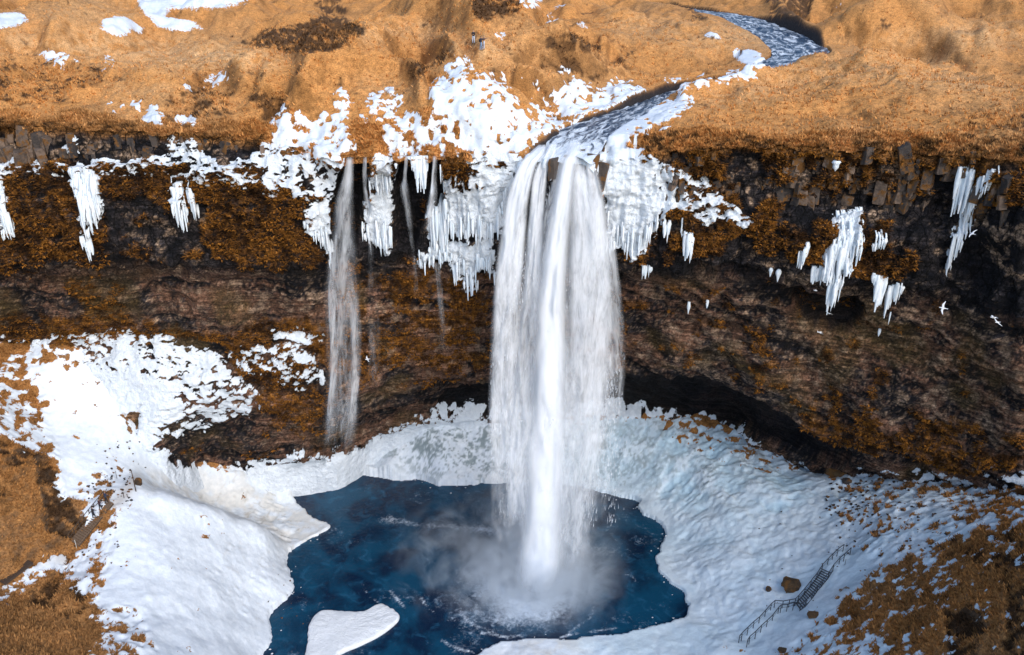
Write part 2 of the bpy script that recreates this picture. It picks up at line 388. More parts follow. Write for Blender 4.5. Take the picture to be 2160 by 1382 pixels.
BRIGHT = mk([
 (.8, [(-160,65),(300,75),(520,95),(640,115),(560,150),(430,148),(250,135),(120,112),(-160,105)]), (.5, [(60,20),(200,0),(290,0),(300,60),(130,60)]),
 (.6, [(700,60),(860,40),(980,60),(900,85),(720,95)]), (.7, [(960,85),(1100,88),(1080,110),(1030,125),(960,110)]), (.55, [(1250,20),(1640,60),(1640,100),(1500,110),(1300,75)]),
 (.5, [(1440,220),(1600,150),(1750,120),(1960,120),(2160,180),(2160,210),(1800,170),(1500,230)]), (.4, [(700,170),(790,160),(900,175),(890,230),(820,200)]),
 (.5, [(1720,80),(2300,20),(2300,110),(1800,110)]), (.35, [(230,170),(380,160),(360,200),(240,220)]),
], 14)
# cliff: moss, pale rock, painted shade of the cave and hollows
MOSS = mk([
 (.6, [(-160,335),(560,340),(700,400),(700,560),(-160,560)]), (.85, [(-160,345),(300,350),(560,380),(640,420),(400,420),(100,400),(-160,400)]),
 (.75, [(40,460),(160,470),(170,545),(60,545)]), (.75, [(500,440),(660,450),(640,530),(500,520)]), (.3, [(230,420),(440,430),(440,540),(230,540)]),
 (.12, [(-160,560),(700,560),(700,640),(-160,640)]), (.5, [(120,580),(260,590),(300,680),(130,680)]), (.75, [(-160,655),(80,655),(150,680),(250,670),(400,690),(400,720),(-160,740)]),
 (.62, [(380,680),(700,670),(700,900),(560,900),(540,830),(440,745)]), (.75, [(560,780),(690,800),(670,880),(560,860)]), (.35, [(340,930),(700,880),(700,960),(380,985)]),
 (.7, [(640,300),(1110,300),(1060,420),(930,420),(760,345),(640,345)]), (.28, [(700,345),(930,345),(930,560),(700,560)]),
 (.55, [(700,560),(1040,560),(1040,800),(700,820)]), (.72, [(840,580),(900,590),(900,640),(840,640)]), (.7, [(940,600),(1040,610),(1030,660),(940,640)]),
 (.55, [(1240,320),(1500,300),(1560,460),(1400,560),(1280,540)]), (.7, [(1400,300),(2300,300),(2300,335),(1400,335)]),
 (.42, [(1440,335),(1960,330),(2000,420),(1900,440),(1600,440),(1440,420)]), (.7, [(1400,430),(1620,440),(1700,470),(1900,470),(1940,560),(1900,610),(1700,560),(1450,540)]),
 (.75, [(2040,360),(2300,350),(2300,470),(2060,450)]), (.2, [(1560,500),(1700,600),(1760,690),(1600,640),(1400,600)]), (.3, [(1300,600),(2300,640),(2300,980),(1900,960),(1500,800),(1300,780)]),
 (.5, [(1500,690),(1560,680),(1640,760),(1560,740)]), (.55, [(1600,840),(1900,880),(2160,900),(2160,1000),(1900,980),(1700,920)]),
], 14)
PALE = mk([
 (.8, [(-60,280),(100,280),(105,345),(-60,350)]), (.4, [(100,280),(560,290),(560,340),(100,345)]), (.45, [(500,590),(690,570),(700,650),(500,660)]), (.3, [(250,560),(480,570),(320,600)]),
 (.5, [(1640,320),(1960,320),(1960,380),(1700,400),(1640,360)]), (.65, [(1840,350),(1900,350),(1890,430),(1840,430)]), (.35, [(1440,330),(1640,330),(1640,420),(1440,420)]),
 (.9, [(1960,660),(2060,690),(2160,700),(2160,760),(2060,780),(2080,830),(2020,850),(1970,780)]), (.55, [(1990,760),(2100,780),(2100,860),(2020,850)]), (.75, [(2050,460),(2300,480),(2300,600),(2080,560)]),
 (.75, [(1440,640),(1540,680),(1640,730),(1620,760),(1520,740),(1430,700)]), (.6, [(1740,720),(1890,780),(1880,830),(1740,790)]), (.6, [(1520,790),(1640,830),(1690,880),(1640,880),(1540,820)]),
 (.3, [(1340,590),(2160,640),(2160,930),(1700,900),(1340,780)]), (.35, [(900,760),(860,700),(930,720),(920,800)]), (.4, [(540,930),(620,930),(600,960),(540,960)]), (.25, [(760,560),(1030,640),(1030,780),(740,760)]),
], 14)
TINT = mk([(1.0, [(280,1000),(600,1020),(700,1112),(620,1170),(560,1120),(420,1070),(300,1035)]), (.8, [(960,1050),(930,1010),(1100,1010),(1340,1050),(1400,1100),(1400,1160),(1460,1250),(1470,1330),(1300,1400),(980,1400),(1440,1290),(1380,1180),(1330,1075)]),
            (.6, [(390,980),(560,970),(700,950),(740,1010),(600,1015),(420,1020)])], 14)   # old yellowish ice
WETICE = mk([(1, [(850,885),(1050,870),(1320,880),(1440,890),(1480,980),(1330,1040),(1050,1020),(900,1010),(760,940)]), (.7, [(1320,880),(1560,920),(1660,1000),(1500,1060),(1360,1040)]), (.45, [(560,968),(850,890),(740,1005),(600,1010)])], 20)

CAVE_SHADE = mk([(1, [(1290,800),(1400,797),(1500,808),(1600,850),(1700,905),(1800,950),(1790,985),(1700,960),(1600,925),(1500,900),(1400,875),(1290,878)]), (.8, [(930,835),(1040,805),(1290,800),(1290,880),(1040,880),(900,880)]), (.9, [(1690,600),(1760,640),(1800,620),(1830,660),(1790,700),(1720,690),(1670,650)]), (.6, [(1440,540),(1600,575),(1700,600),(1680,640),(1560,600),(1440,575)]), (.9, [(725,332),(785,332),(770,390),(762,450),(750,530),(702,530),(700,430),(712,380)]), (.95, [(835,332),(868,332),(876,392),(895,400),(900,440),(870,540),(832,520)]), (.9, [(900,332),(930,332),(940,420),(905,440),(890,400)]), (.9, [(1050,400),(1068,380),(1060,450),(1048,480)])], 9)
# ================================================================== materials
def terrain_mat(name, bump_s=.5, stretch=(1, 1, 1), fine=6.0, cracks=False):
    t = NT(name); P = t.pos(); Q = t.pos(stretch)
    n1 = t.noise(Q, fine, 6, .65); n2 = t.noise(Q, fine * .22, 5, .6); n3 = t.noise(P, 2.1, 6, .62, .3); n4 = t.noise(P, .7, 3, .5)
    base = t.attr('base', True)
    k = t.math('ADD', t.ramp(n1, .3, .72, .15 if cracks else .42, 2.0 if cracks else 1.62, False), t.ramp(n2, .3, .7, -.22, .22, False))
    c = t.mix(1.0, base, t.mix(1.0, (1, 1, 1), (1, 1, 1)), 'MULTIPLY')
    sc = t.add('ShaderNodeVectorMath', operation='SCALE'); t.l.new(base, sc.inputs[0]); t.l.new(k, sc.inputs['Scale'])
    sn = t.attr('snow'); s_ = t.math('ADD', sn, t.math('MULTIPLY', t.math('SUBTRACT', n3, .5), .9))
    f = t.ramp(s_, .43, .57)
    nw = t.noise(P, 1.3, 5, .6)
    ic = t.attr('ice', True)
    snowc = t.mix(t.ramp(nw, .35, .7), t.mix(1.0, ic, (.86, .88, .90), 'MULTIPLY'), ic)
    bc = sc.outputs[0]
    if cracks:
        wv = t.add('ShaderNodeVectorMath', operation='MULTIPLY_ADD'); t.l.new(t.noise(P, .6, 4, .6, 0, 1), wv.inputs[0]); wv.inputs[1].default_value = (1.4, 1.4, 1.4); t.l.new(t.pos((1, 1, .62)), wv.inputs[2])
        v1 = t.add('ShaderNodeTexVoronoi', feature='DISTANCE_TO_EDGE'); t.l.new(wv.outputs[0], v1.inputs['Vector']); v1.inputs['Scale'].default_value = .75
        v2 = t.add('ShaderNodeTexVoronoi', feature='DISTANCE_TO_EDGE'); t.l.new(wv.outputs[0], v2.inputs['Vector']); v2.inputs['Scale'].default_value = 2.3
        ly = t.noise(t.pos((.12, .12, 2.6)), 1.0, 6, .7, .4)
        ck = t.math('MULTIPLY', t.ramp(v1.outputs[0], 0, .09, t.ramp(t.attr('low'), 0, 1, .12, .85), 1), t.math('MULTIPLY', t.ramp(v2.outputs[0], 0, .08, t.ramp(t.attr('low'), 0, 1, .45, .8), 1), t.ramp(ly, .38, .6, .5, 1.3)))
        s2 = t.add('ShaderNodeVectorMath', operation='SCALE'); t.l.new(bc, s2.inputs[0]); t.l.new(ck, s2.inputs['Scale']); bc = s2.outputs[0]
    t.l.new(t.mix(f, bc, snowc), t.b.inputs['Base Color'])
    t.l.new(t.ramp(f, 0, 1, .95, .55), t.b.inputs['Roughness']); t.b.inputs['Specular IOR Level'].default_value = .25
    h = t.math('ADD', t.math('MULTIPLY', n1, t.ramp(f, 0, 1, .22, .05)), t.math('MULTIPLY', f, .16))
    h = t.math('ADD', h, t.math('MULTIPLY', n2, .25))
    if cracks: h = t.math('ADD', h, t.math('MULTIPLY', ck, t.ramp(f, 0, 1, .3, 0))); h = t.math('ADD', h, t.math('MULTIPLY', nw, t.ramp(f, 0, 1, 0, .6)))
    t.l.new(t.bump(h, bump_s, 1.0), t.b.inputs['Normal'])
    return t.m
M_PLAT = terrain_mat('dry_grass', .45, (1, 1, 2.0), 5.0)
M_CLIFF = terrain_mat('cliff_rock', .85, (1, 1, 1), 4.0, True)
M_BASIN = terrain_mat('basin_ground', .5, (1, 1, 1), 4.5)

def lerp(a, b, t): return a + (b - a) * t[..., None]
GOLD, STRAW, BROWN, UMBER = np.array([.54, .245, .075]), np.array([.70, .41, .19]), np.array([.20, .085, .022]), np.array([.055, .03, .016])
def grass_col(P, px, py, far=False):
    n = fbm(P, .35, 5, 11); m = fbm(P, 1.4, 3, 12); g = fbm(P, .06, 3, 13)
    c = lerp(np.broadcast_to(GOLD, P.shape).copy(), BROWN, ss((n - .5) * 2 + (g - .5) * 2 + (m - .5), .0, .7) * .55)
    c = lerp(c, STRAW, np.clip(samp(BRIGHT, px, py) * ss(m + n * .5, .5, .9) + .2 * ss(g, .5, .7), 0, 1))
    d = samp(DARK, px, py); c = lerp(c, UMBER, np.clip(ss(d + (m - .5) * 1.8 + (n - .5) * 1.0, .42, .85), 0, 1) * .9)
    return c

# ================================================================== cliff relief
ST = [  # station px, [(py, world Y)] top edge .. foot
 (-700, [(230,9),(345,8.5),(440,6),(545,6.5),(580,10),(650,12),(700,14),(760,15),(1000,18)]),
 (0,    [(258,9),(345,8.5),(440,6),(545,6.5),(580,10),(650,12),(700,14),(760,15),(1000,18)]),
 (200,  [(262,9),(345,8),(430,6),(548,6.5),(578,10),(640,12),(700,14),(760,12.9),(1000,10.5)]),
 (330,  [(272,9),(345,8),(430,6),(548,6.5),(578,10),(640,12),(700,13.5),(800,11),(965,9.8)]),
 (450,  [(278,9),(345,7.5),(430,6),(550,6.5),(582,9.5),(650,11),(715,13),(810,11.8),(985,18.5)]),
 (620,  [(310,8),(360,7),(430,6),(545,6.5),(580,9),(680,11.5),(780,12),(860,14),(985,22)]),
 (700,  [(330,6),(380,8),(440,8),(520,8.5),(560,10),(680,12),(800,14),(880,17),(955,24)]),
 (780,  [(328,6),(400,9),(460,9.5),(530,10),(560,12),(680,13.5),(800,17),(850,21),(925,29)]),
 (900,  [(326,6),(400,9),(460,9.5),(530,10),(560,11.5),(680,14),(780,19),(818,25),(905,31)]),
 (1040, [(322,6),(390,6.5),(460,7.5),(530,8),(620,10),(680,15),(790,20),(822,29),(885,33)]),
 (1180, [(328,5.5),(390,7),(460,9),(560,11),(620,13),(700,16),(793,20),(822,30),(885,34)]),
 (1300, [(330,5.5),(390,5),(460,5.5),(540,6),(580,10),(680,15),(797,20),(822,30),(882,33)]),
 (1400, [(312,5),(390,5),(470,4),(550,5),(590,9),(680,14),(797,18),(825,28),(880,32)]),
 (1500, [(300,4),(390,4.5),(470,3.5),(560,4.5),(600,8),(700,12),(808,16),(845,27),(900,29)]),
 (1600, [(298,3),(410,3.5),(480,2),(570,3),(620,7),(720,10),(850,13),(885,22),(950,24)]),
 (1740, [(303,2),(420,2.5),(490,.5),(590,1),(650,6),(700,7),(905,9),(950,14),(1000,17)]),
 (1900, [(310,0),(430,1),(500,-1.5),(600,-1),(690,3),(760,3),(900,3),(960,5),(1020,8)]),
 (2050, [(320,-3),(440,-2),(500,-4),(600,-3),(680,-2),(760,-2),(900,-1),(980,1),(1040,3)]),
 (2160, [(322,-6),(430,-7),(500,-9),(600,-8),(700,-8),(800,-7),(900,-5),(990,-3),(1060,-1)]),
 (2900, [(340,-12),(430,-13),(500,-15),(600,-14),(700,-14),(800,-13),(900,-10),(1000,-7),(1090,-5)]),
]
_sx = np.array([s[0] for s in ST], float); _sp = np.array([[c[0] for c in s[1]] for s in ST], float); _sy = np.array([[c[1] for c in s[1]] for s in ST], float)
def _cr(x, xs, ys):
    """monotone-ish cubic (Catmull-Rom on nonuniform knots, PCHIP slopes) along axis 0"""
    h = np.diff(xs)[:, None]; d = np.diff(ys, axis=0) / h
    m = np.zeros_like(ys); m[1:-1] = np.where(d[:-1] * d[1:] > 0, 2 * d[:-1] * d[1:] / (d[:-1] + d[1:] + 1e-12), 0); m[0] = d[0]; m[-1] = d[-1]
    k = np.clip(np.searchsorted(xs, x) - 1, 0, len(xs) - 2); t = ((x - xs[k]) / (xs[k + 1] - xs[k]))[:, None]; hh = h[k]
    return (2*t**3 - 3*t**2 + 1) * ys[k] + (t**3 - 2*t**2 + t) * hh * m[k] + (-2*t**3 + 3*t**2) * ys[k+1] + (t**3 - t**2) * hh * m[k+1]
def cliff_cols(px):
    px = np.atleast_1d(np.asarray(px, float)); return _cr(px, _sx, _sp), _cr(px, _sx, _sy)
def cliff_Y(px, py):
    """world Y of the undisplaced cliff at picture position"""
    px = np.atleast_1d(np.asarray(px, float)); py = np.atleast_1d(np.asarray(py, float))
    A, B = cliff_cols(px); return np.array([np.interp(y, a, b) for y, a, b in zip(py, A, B)])
NC = 1060; cpx = np.linspace(-620, 2800, NC); A_, B_ = cliff_cols(cpx)
NR = 300; tt = np.linspace(0, 1, NR)
CPY = np.empty((NR, NC)); CY_ = np.empty((NR, NC))
for j in range(NC):
    p = A_[j, 0] + tt * (A_[j, -1] - A_[j, 0]); CPY[:, j] = p; CY_[:, j] = np.interp(p, A_[j], B_[j])
k5 = np.array([1, 4, 6, 4, 1]) / 16.
for _ in range(3): 
    q = np.pad(CY_, ((2, 2), (0, 0)), 'edge'); CY_ = sum(k5[i] * q[i:i + NR] for i in range(5))
PC = unproj_y(cpx[None], CPY, CY_)
foot = PC[-1].copy(); extra = []
for kx in range(1, 9): e = foot.copy(); e[:, 2] -= kx * 2.0; extra.append(e)
PC = np.concatenate([PC, np.array(extra)]); NR2 = PC.shape[0]
CPXg = np.broadcast_to(cpx, (NR2, NC)); CPYg = proj(PC)[1]
N0 = grid_normals(PC); N0 = np.where((N0[..., 1:2] > 0), -N0, N0)
moss = samp(MOSS, CPXg, CPYg); pale = samp(PALE, CPXg, CPYg)
snow = samp(SNOW, CPXg, CPYg); hgt = PC[..., 2]
# moss tufts: billows, rock: blocks and strata, ledges
bil = 1 - np.abs(2 * fbm(PC, .6, 4, 21) - 1) * 2.4; bil2 = 1 - np.abs(2 * fbm(PC, 1.7, 2, 22) - 1) * 1.9
mm = ss(moss + (fbm(PC, .5, 4, 23) - .5) * 1.1, .38, .62)
lowwall = ss(hgt, 46, 40)
PW_ = PC + (np.stack([fbm(PC, .08, 2, 17 + q) for q in range(3)], -1) - .5) * 9; PW_[..., 2] += ss(PC[..., 0], 8, 30) * (PC[..., 0] - 8) * .42; strata = fbm(scale3(PW_, (.1, .1, .75)), 1.0, 5, 24); rock = ridged(PC, .35, 4, 25); blk = np.floor(fbm(scale3(PC, (1.0, 1.0, .35)), .8, 2, 26) * 9) / 9
disp = mm * (bil * .75 + bil2 * .35) * (1 - .45 * lowwall) + (1 - mm) * (rock * .7 - .5 + (blk - .5) * 1.6 * (1 - lowwall))
disp += lowwall * ((strata - .5) * 1.5 + (fbm(PC, .16, 4, 27) - .5) * 3.6) + (1 - lowwall) * (fbm(PC, .13, 3, 28) - .5) * 2.6 
disp -= ss(samp(CAVE_SHADE, CPXg, CPYg), .3, .8) * 2.5
disp += ridged(PC, 1.3, 3, 29) * .28 - .14 
edge_t = ss(np.arange(NR2)[:, None] / NR2 * np.ones((1, NC)), .0, .02)
ICEM = samp(mk([(1, p) for p in CURT] + [(1, [(1245,340),(1440,360),(1400,455),(1350,530),(1280,520)]), (1, [(940,330),(1070,370),(1050,500),(940,490)])], 8), CPXg, CPYg); snn = (fbm(PC, 1.1, 4, 30) - .5) * (1 - .65 * ICEM) + (fbm(scale3(PC, (2.6, 2.6, .3)), 1., 3, 38) - .5) * .8 * ICEM; snowm = ss(snow + snn * 2.3, .44, .6)
disp = disp * (1 - .55 * ss(snow, .7, .95)) + snowm * .3 + ICEM * snowm * (ridged(scale3(PC, (1.6, 1.6, .2)), 1., 3, 39) - .5) * .9
CL = PC + N0 * (disp * (.25 + .75 * edge_t))[..., None]
N1 = grid_normals(CL); N1 = np.where((np.sum(N1 * N0, -1, keepdims=True) < 0), -N1, N1)
up = N1[..., 2]
snow_c = snow + snn * 2.3 + np.where(snow > .2, (up - .1) * .6 * (1 - .9 * ICEM), 0) - .02
snow_c = np.where(snow > .93, np.maximum(snow_c, .75), snow_c); snow_c = np.where(snow < .12, 0, snow_c)
nA = fbm(PC, .9, 4, 31); nB = fbm(PC, 2.6, 3, 32); nC = fbm(PC, .2, 3, 33)
ROCK, TAN, BLK, MGOLD, MBR = np.array([.045, .037, .038]), np.array([.40, .27, .18]), np.array([.010, .0095, .013]), np.array([.28, .112, .018]), np.array([.06, .026, .009])
c = lerp(np.broadcast_to(BLK, PC.shape).copy(), ROCK, ss(nA + (strata - .5) * .8, .36, .62))
c = lerp(c, np.array([.32, .16, .095]), lowwall * ss(nC * .5 + strata * .5 + (nB - .5) * .4, .42, .6) * .8)
c = lerp(c, TAN, np.clip(ss(pale * 1.05 + (nA - .5) * 2.6 + (nB - .5) * 2.0 + (strata - .5) * 1.6, .5, 1.0), 0, 1) * .85)
spk = fbm(PC, 4.5, 2, 36); c = lerp(c, TAN * .9, lowwall * ss(spk, .62, .74) * .55); c = c * (1 - .45 * lowwall * ss(fbm(PC, 1.8, 4, 37), .56, .44))[..., None]
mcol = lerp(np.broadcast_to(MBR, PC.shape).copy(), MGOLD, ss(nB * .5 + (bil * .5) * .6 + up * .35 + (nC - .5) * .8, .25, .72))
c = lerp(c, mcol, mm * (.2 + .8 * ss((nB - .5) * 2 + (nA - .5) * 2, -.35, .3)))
c = lerp(c, np.array([.17, .105, .03]), lowwall * ss(fbm(PC, .12, 3, 35), .55, .68) * .35)
top = ss(.035 - np.arange(NR2)[:, None] / NR2 + (nA - .5) * .05, -.01, .02); c = lerp(c, GOLD * .75, top)
cave_shade = samp(CAVE_SHADE, CPXg, CPYg); c = lerp(c, np.array([.012, .011, .014]), ss(cave_shade + (nA - .5) * .8, .3, .7) * .92)  # deep shade of the recesses painted into the rock colour as near-black
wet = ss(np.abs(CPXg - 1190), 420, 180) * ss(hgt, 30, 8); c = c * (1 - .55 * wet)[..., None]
ice = np.broadcast_to(np.array([.80, .84, .88]), PC.shape)
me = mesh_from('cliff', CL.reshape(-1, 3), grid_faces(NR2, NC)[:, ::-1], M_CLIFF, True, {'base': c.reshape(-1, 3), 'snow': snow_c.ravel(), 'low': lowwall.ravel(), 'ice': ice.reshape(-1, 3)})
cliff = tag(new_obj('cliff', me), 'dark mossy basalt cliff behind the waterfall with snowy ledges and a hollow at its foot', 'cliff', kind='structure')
CLIFF_GRID = CL
def cliff_pt(px, py, out=.0):
    """point on the displaced cliff at picture position"""
    j = int(np.clip(np.searchsorted(cpx, px), 0, NC - 1)); k = int(np.clip(np.searchsorted(CPY[:, j], py), 0, NR - 1))
    return CLIFF_GRID[k, j] + np.array([0, -out, 0])

# ================================================================== river line
RV = [(1186,324,5.0,3.7),(1205,305,6.5,3.5),(1222,288,9,3.3),(1270,260,14,3.0),(1335,235,20,2.5),(1395,209,29,1.9),(1432,195,36,1.6),(1530,176,38,3.2),(1640,143,44,3.8),(1690,116,53,4.4),(1660,82,69,4.8),(1600,52,84,4.4),(1545,33,96,3.6),(1470,22,110,3),(1380,12,128,3)]
RVW = np.array([np.append(unproj_y(a, b, y), h) for a, b, y, h in RV])
RVW[6, 2] -= .5; RVW[7, 2] = 61.6; RVW[7, 0] = 36.
RVS = smooth_curve(RVW, 90); RVS[:, 2] = np.maximum.accumulate(RVS[:, 2])

# ================================================================== plateau heightfield
FEAT = [([(500,165),(580,120),(680,85),(800,45),(920,40),(985,75),(1020,100)], 1.8, 22), ([(620,180),(700,150),(790,140),(850,120)], 1.2, 20), ([(640,215),(660,190),(740,170),(850,165),(890,185),(905,240),(900,300)], 1.5, 16),
 ([(1440,207),(1500,182),(1560,164),(1610,151),(1660,137),(1700,122),(1760,112)], 1.0, 9), ([(1080,110),(1130,125),(1220,150),(1300,150)], 1.0, 16), ([(1060,150),(1100,170),(1150,215),(1200,262)], -1.6, 14), ([(1095,150),(1140,165),(1200,215)], 1.1, 10), ([(560,250),(585,205),(620,170)], -1.6, 16), ([(905,170),(900,220),(905,290)], -.9, 8),
 ([(760,60),(690,95),(600,115),(520,100)], -2.2, 24), ([(760,105),(860,100),(960,115)], 1.2, 14), ([(1150,100),(1230,105),(1270,130)], -1.4, 18), ([(1000,60),(1080,40),(1150,20)], -1.5, 20),
 ([(250,175),(345,190),(420,200)], 1.0, 18), ([(380,240),(420,200),(480,190)], -1.3, 22), ([(0,110),(150,120),(240,150)], -1.0, 16), ([(1720,85),(1850,60),(2000,30),(2160,0)], 1.6, 16), ([(1740,100),(1880,85),(2050,60)], -1.3, 14), ([(1820,140),(1950,130),(2100,150)], .8, 14),
 ([(1640,0),(1650,40),(1680,70)], 2.2, 22), ([(130,60),(200,20),(290,10)], 2.0, 30)]
pp = []
def PY(px, py, Y, dz=0): p = unproj_y(px, py, Y); pp.append((p[0], p[1], p[2] + dz))
for s in (-600,-300,0,100,200,330,450,540,620,700,780,840,900,970,1040,1100,1150,1250,1300,1350,1400,1450,1500,1600,1740,1900,2050,2160,2500,2750):
    a, b = cliff_cols(s); p = unproj_y(s, a[0, 0], b[0, 0]); pp.append(tuple(p)); 
for a in [(0,200,20),(0,150,30),(0,105,44),(0,60,70),(0,0,120),(200,200,19),(200,150,29),(200,110,40),(150,35,75),(100,10,95),(220,70,62),(250,20,90),(330,60,70),(400,0,120),(400,110,40),(330,190,22),(330,235,14),(300,180,26),
          (450,150,29),(430,230,14.5),(540,180,21),(560,250,12),(600,220,13.5),(640,165,22),(700,120,34),(560,100,44),(650,80,50),(700,40,66),(800,20,85),(650,0,110),
          (700,200,15),(720,260,10),(780,165,22),(780,250,10.5),(850,200,16),(860,260,10),(880,150,25),(820,120,34),(760,85,45),(900,95,34),(940,60,45),(960,30,60),
          (960,130,18),(1017,108,21.5),(1000,92,27),(1080,112,24),(1000,180,13.5),(1000,250,9),(1060,200,13.5),(1100,250,10),(1120,170,19),(1120,285,8),(1160,205,19),(1200,200,23),(1160,255,12.5),(1160,140,28),(1230,110,38),(1200,85,46),
          (1250,165,29),(1330,170,33),(1300,130,42),(1400,165,38),(1450,120,50),(1350,80,60),(1300,40,80),(1450,70,70),(1540,120,52),(1590,140,44),(1600,100,60),(1500,40,92),(1100,50,55),(1050,20,75),(1200,20,85),(1100,0,100),(1300,0,120),
          (1440,208,22),(1500,181,25),(1560,163,29),(1610,150,32),(1660,136,34.5),(1700,121,37),(1760,113,39),(1850,113,41),(1950,120,40),(2060,140,37),(2160,160,34),(2400,190,28),
          (1460,250,11),(1500,230,14),(1600,200,18.5),(1600,250,11),(1750,160,27),(1750,220,15),(1900,170,26),(1900,230,13.5),(2050,200,18),(2050,260,8),(2160,240,8),(2160,290,-2),
          (1850,80,60),(1760,90,62),(1780,40,85),(1720,60,78),(1950,80,52),(2060,90,47),(2160,100,43),(2160,40,65),(2050,20,85),(1900,20,100),(1700,0,125),(1660,20,110),(2400,60,50),(2160,0,85)]: PY(*a)
for x, y, z in [(20,48,64.2),(42,45,64.6),(52,44,66),(-600,300,80),(0,300,82),(600,300,84),(-300,260,77),(300,260,80),(-1200,900,150),(0,900,150),(1200,900,160),(-2500,2500,330),(0,2500,300),(2500,2500,330),(-120,40,64),(130,30,72),(-150,120,72),(170,120,85)]: pp.append((x, y, z))
pp = np.array(pp); HP = rbf(pp[:, :2], pp[:, 2], 2.5)
pc = np.linspace(-600, 2780, 1150); A0, B0 = cliff_cols(pc); E0 = unproj_y(pc, A0[:, 0], B0[:, 0])
srow = np.concatenate([np.linspace(-.3, 34, 190), np.geomspace(34.35, 150, 170), np.geomspace(153, 2600, 40)])
D0 = E0[:, 1] + 87
Yp = E0[None, :, 1] + srow[:, None]; Xp = E0[None, :, 0] * (Yp + 87) / D0[None]
XY = np.stack([Xp, Yp], -1)
Zp = HP(XY); res = E0[:, 2] - HP(E0[:, :2]); Zp = Zp + res[None] * np.exp(-np.maximum(srow, 0)[:, None] / 3)
sr = srow[:, None] * np.ones((1, len(pc)))
Zp -= np.where(sr < .9, (.9 - sr) ** 2 * .3, 0)
Pp = np.stack([Xp, Yp, Zp], -1); fx, fy, dep = proj(Pp)
fade = ss(sr, -.5, 2.0)
rd, (rz, rh) = seg_dist(Xp, Yp, RVS, vals=[RVS[:, 2], RVS[:, 3]]); nr = ss(rd, 4, 14) * (1 - .7 * samp(mk([(1, [(1430,215),(1560,160),(1700,120),(1850,108),(2060,135),(2200,150),(2200,290),(1400,290)]), (.8, [(0,100),(500,100),(560,150),(300,170),(0,160)]), (.7, [(1250,20),(1620,70),(1600,110),(1400,130),(1280,90)])], 16), fx, fy))
hn = Pp * np.array([1, .7, 1]); Zp += (fbm(hn, .055, 3, 41) - .5) * 17.0 * ss(sr, 3, 25) * nr + (fbm(hn, .15, 3, 42) - .5) * 5.0 * fade * (.3 + .7 * nr)
gl = ridged(scale3(Pp, (1, 1, .3)), .07, 3, 43); Zp -= ss(gl, .72, .92) * 1.1 * ss(sr, 4, 14)
for pts, h, wd in FEAT:
    d_ = seg_dist(fx, fy * 1.6, [(a, b * 1.6) for a, b in pts]); Zp += 1.55 * h * np.exp(-(d_ / (wd * 1.4)) ** 2) * ss(sr, 1, 6) * (.75 + .5 * fbm(Pp, .15, 2, 40))
dk = samp(DARK, fx, fy); Zp -= ss(dk, .5, .9) * .7 * ss(sr, 6, 12); Zp += (dk > .1) * (fbm(Pp, .9, 3, 44) - .4) * 1.6 * dk * ss(sr, .5, 6)
sn = samp(SNOW, fx, fy)
Zp += (ridged(Pp, .8, 3, 45) - .6) * .35 * fade * (1 - .5 * ss(sn, .8, 1)) + (fbm(Pp, 2.2, 2, 46) - .5) * .16
near_tuft = np.exp(-((sr - 1.0) / 2.2) ** 2); Zp += (fbm(Pp, .8, 4, 47) - .45) * 2.0 * near_tuft
Yp = Yp - near_tuft * (fbm(Pp, .35, 4, 48) - .42) * 3.0
# river bed
rd, (rz, rh) = seg_dist(Xp, Yp, RVS, vals=[RVS[:, 2], RVS[:, 3]])
kk = ss(rd / rh, 1.12, .8); Zp = np.where((rd / rh < 2.2) & (kk < .02) & (sr > 1.5), np.maximum(Zp, rz + .12 * fade), Zp); Zp = Zp * (1 - kk) + (rz - .55) * kk; 
bank = ss(rd / rh, 2.6, 1.2) * (1 - kk); Zp = Zp - bank * np.clip(Zp - rz - .5, 0, 5) * .35
Pp = np.stack([Xp, Yp, Zp], -1); Np = grid_normals(Pp); Np = np.where(Np[..., 2:3] < 0, -Np, Np); fx, fy, dep = proj(Pp); sn = samp(SNOW, fx, fy); dk = samp(DARK, fx, fy)
c = grass_col(Pp, fx, fy)
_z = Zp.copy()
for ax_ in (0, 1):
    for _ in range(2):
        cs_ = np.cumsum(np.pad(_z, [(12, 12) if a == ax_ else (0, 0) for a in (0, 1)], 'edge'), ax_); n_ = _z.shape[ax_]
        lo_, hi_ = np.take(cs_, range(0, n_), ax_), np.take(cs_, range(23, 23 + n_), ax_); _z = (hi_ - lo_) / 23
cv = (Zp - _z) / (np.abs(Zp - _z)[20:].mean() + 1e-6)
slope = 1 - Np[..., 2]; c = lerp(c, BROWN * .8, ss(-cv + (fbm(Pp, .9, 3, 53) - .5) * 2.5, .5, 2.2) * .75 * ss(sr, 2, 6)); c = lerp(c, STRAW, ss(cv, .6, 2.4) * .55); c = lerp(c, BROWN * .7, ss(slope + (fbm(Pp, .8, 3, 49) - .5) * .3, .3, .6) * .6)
c = lerp(c, BROWN, near_tuft * ss(fbm(Pp, .9, 3, 50), .42, .62) * .7)
bed = ss(rd / rh, 1.1, .98); c = lerp(c, np.array([.03, .025, .025]), bed)
sncov = sn + ((fbm(Pp, 1.3, 4, 51) - .5) * 2.4 + (fbm(Pp, 3.4, 2, 54) - .5) * .5) * ss(sr, 60, 20) + (fbm(Pp, .3, 4, 52) - .5) * 1.2 * ss(sr, 15, 50) + np.where(sn > .2, (.35 - slope) * .12, 0)
sncov = np.where(sn > .97, np.maximum(sncov, .7), sncov); sncov = np.where(sn < .1, 0, sncov); sncov = np.where(bed > .5, 0, sncov)
Pp[..., 2] += ss(sncov, .45, .6) * .22 * fade
fx, fy, dep = proj(Pp)
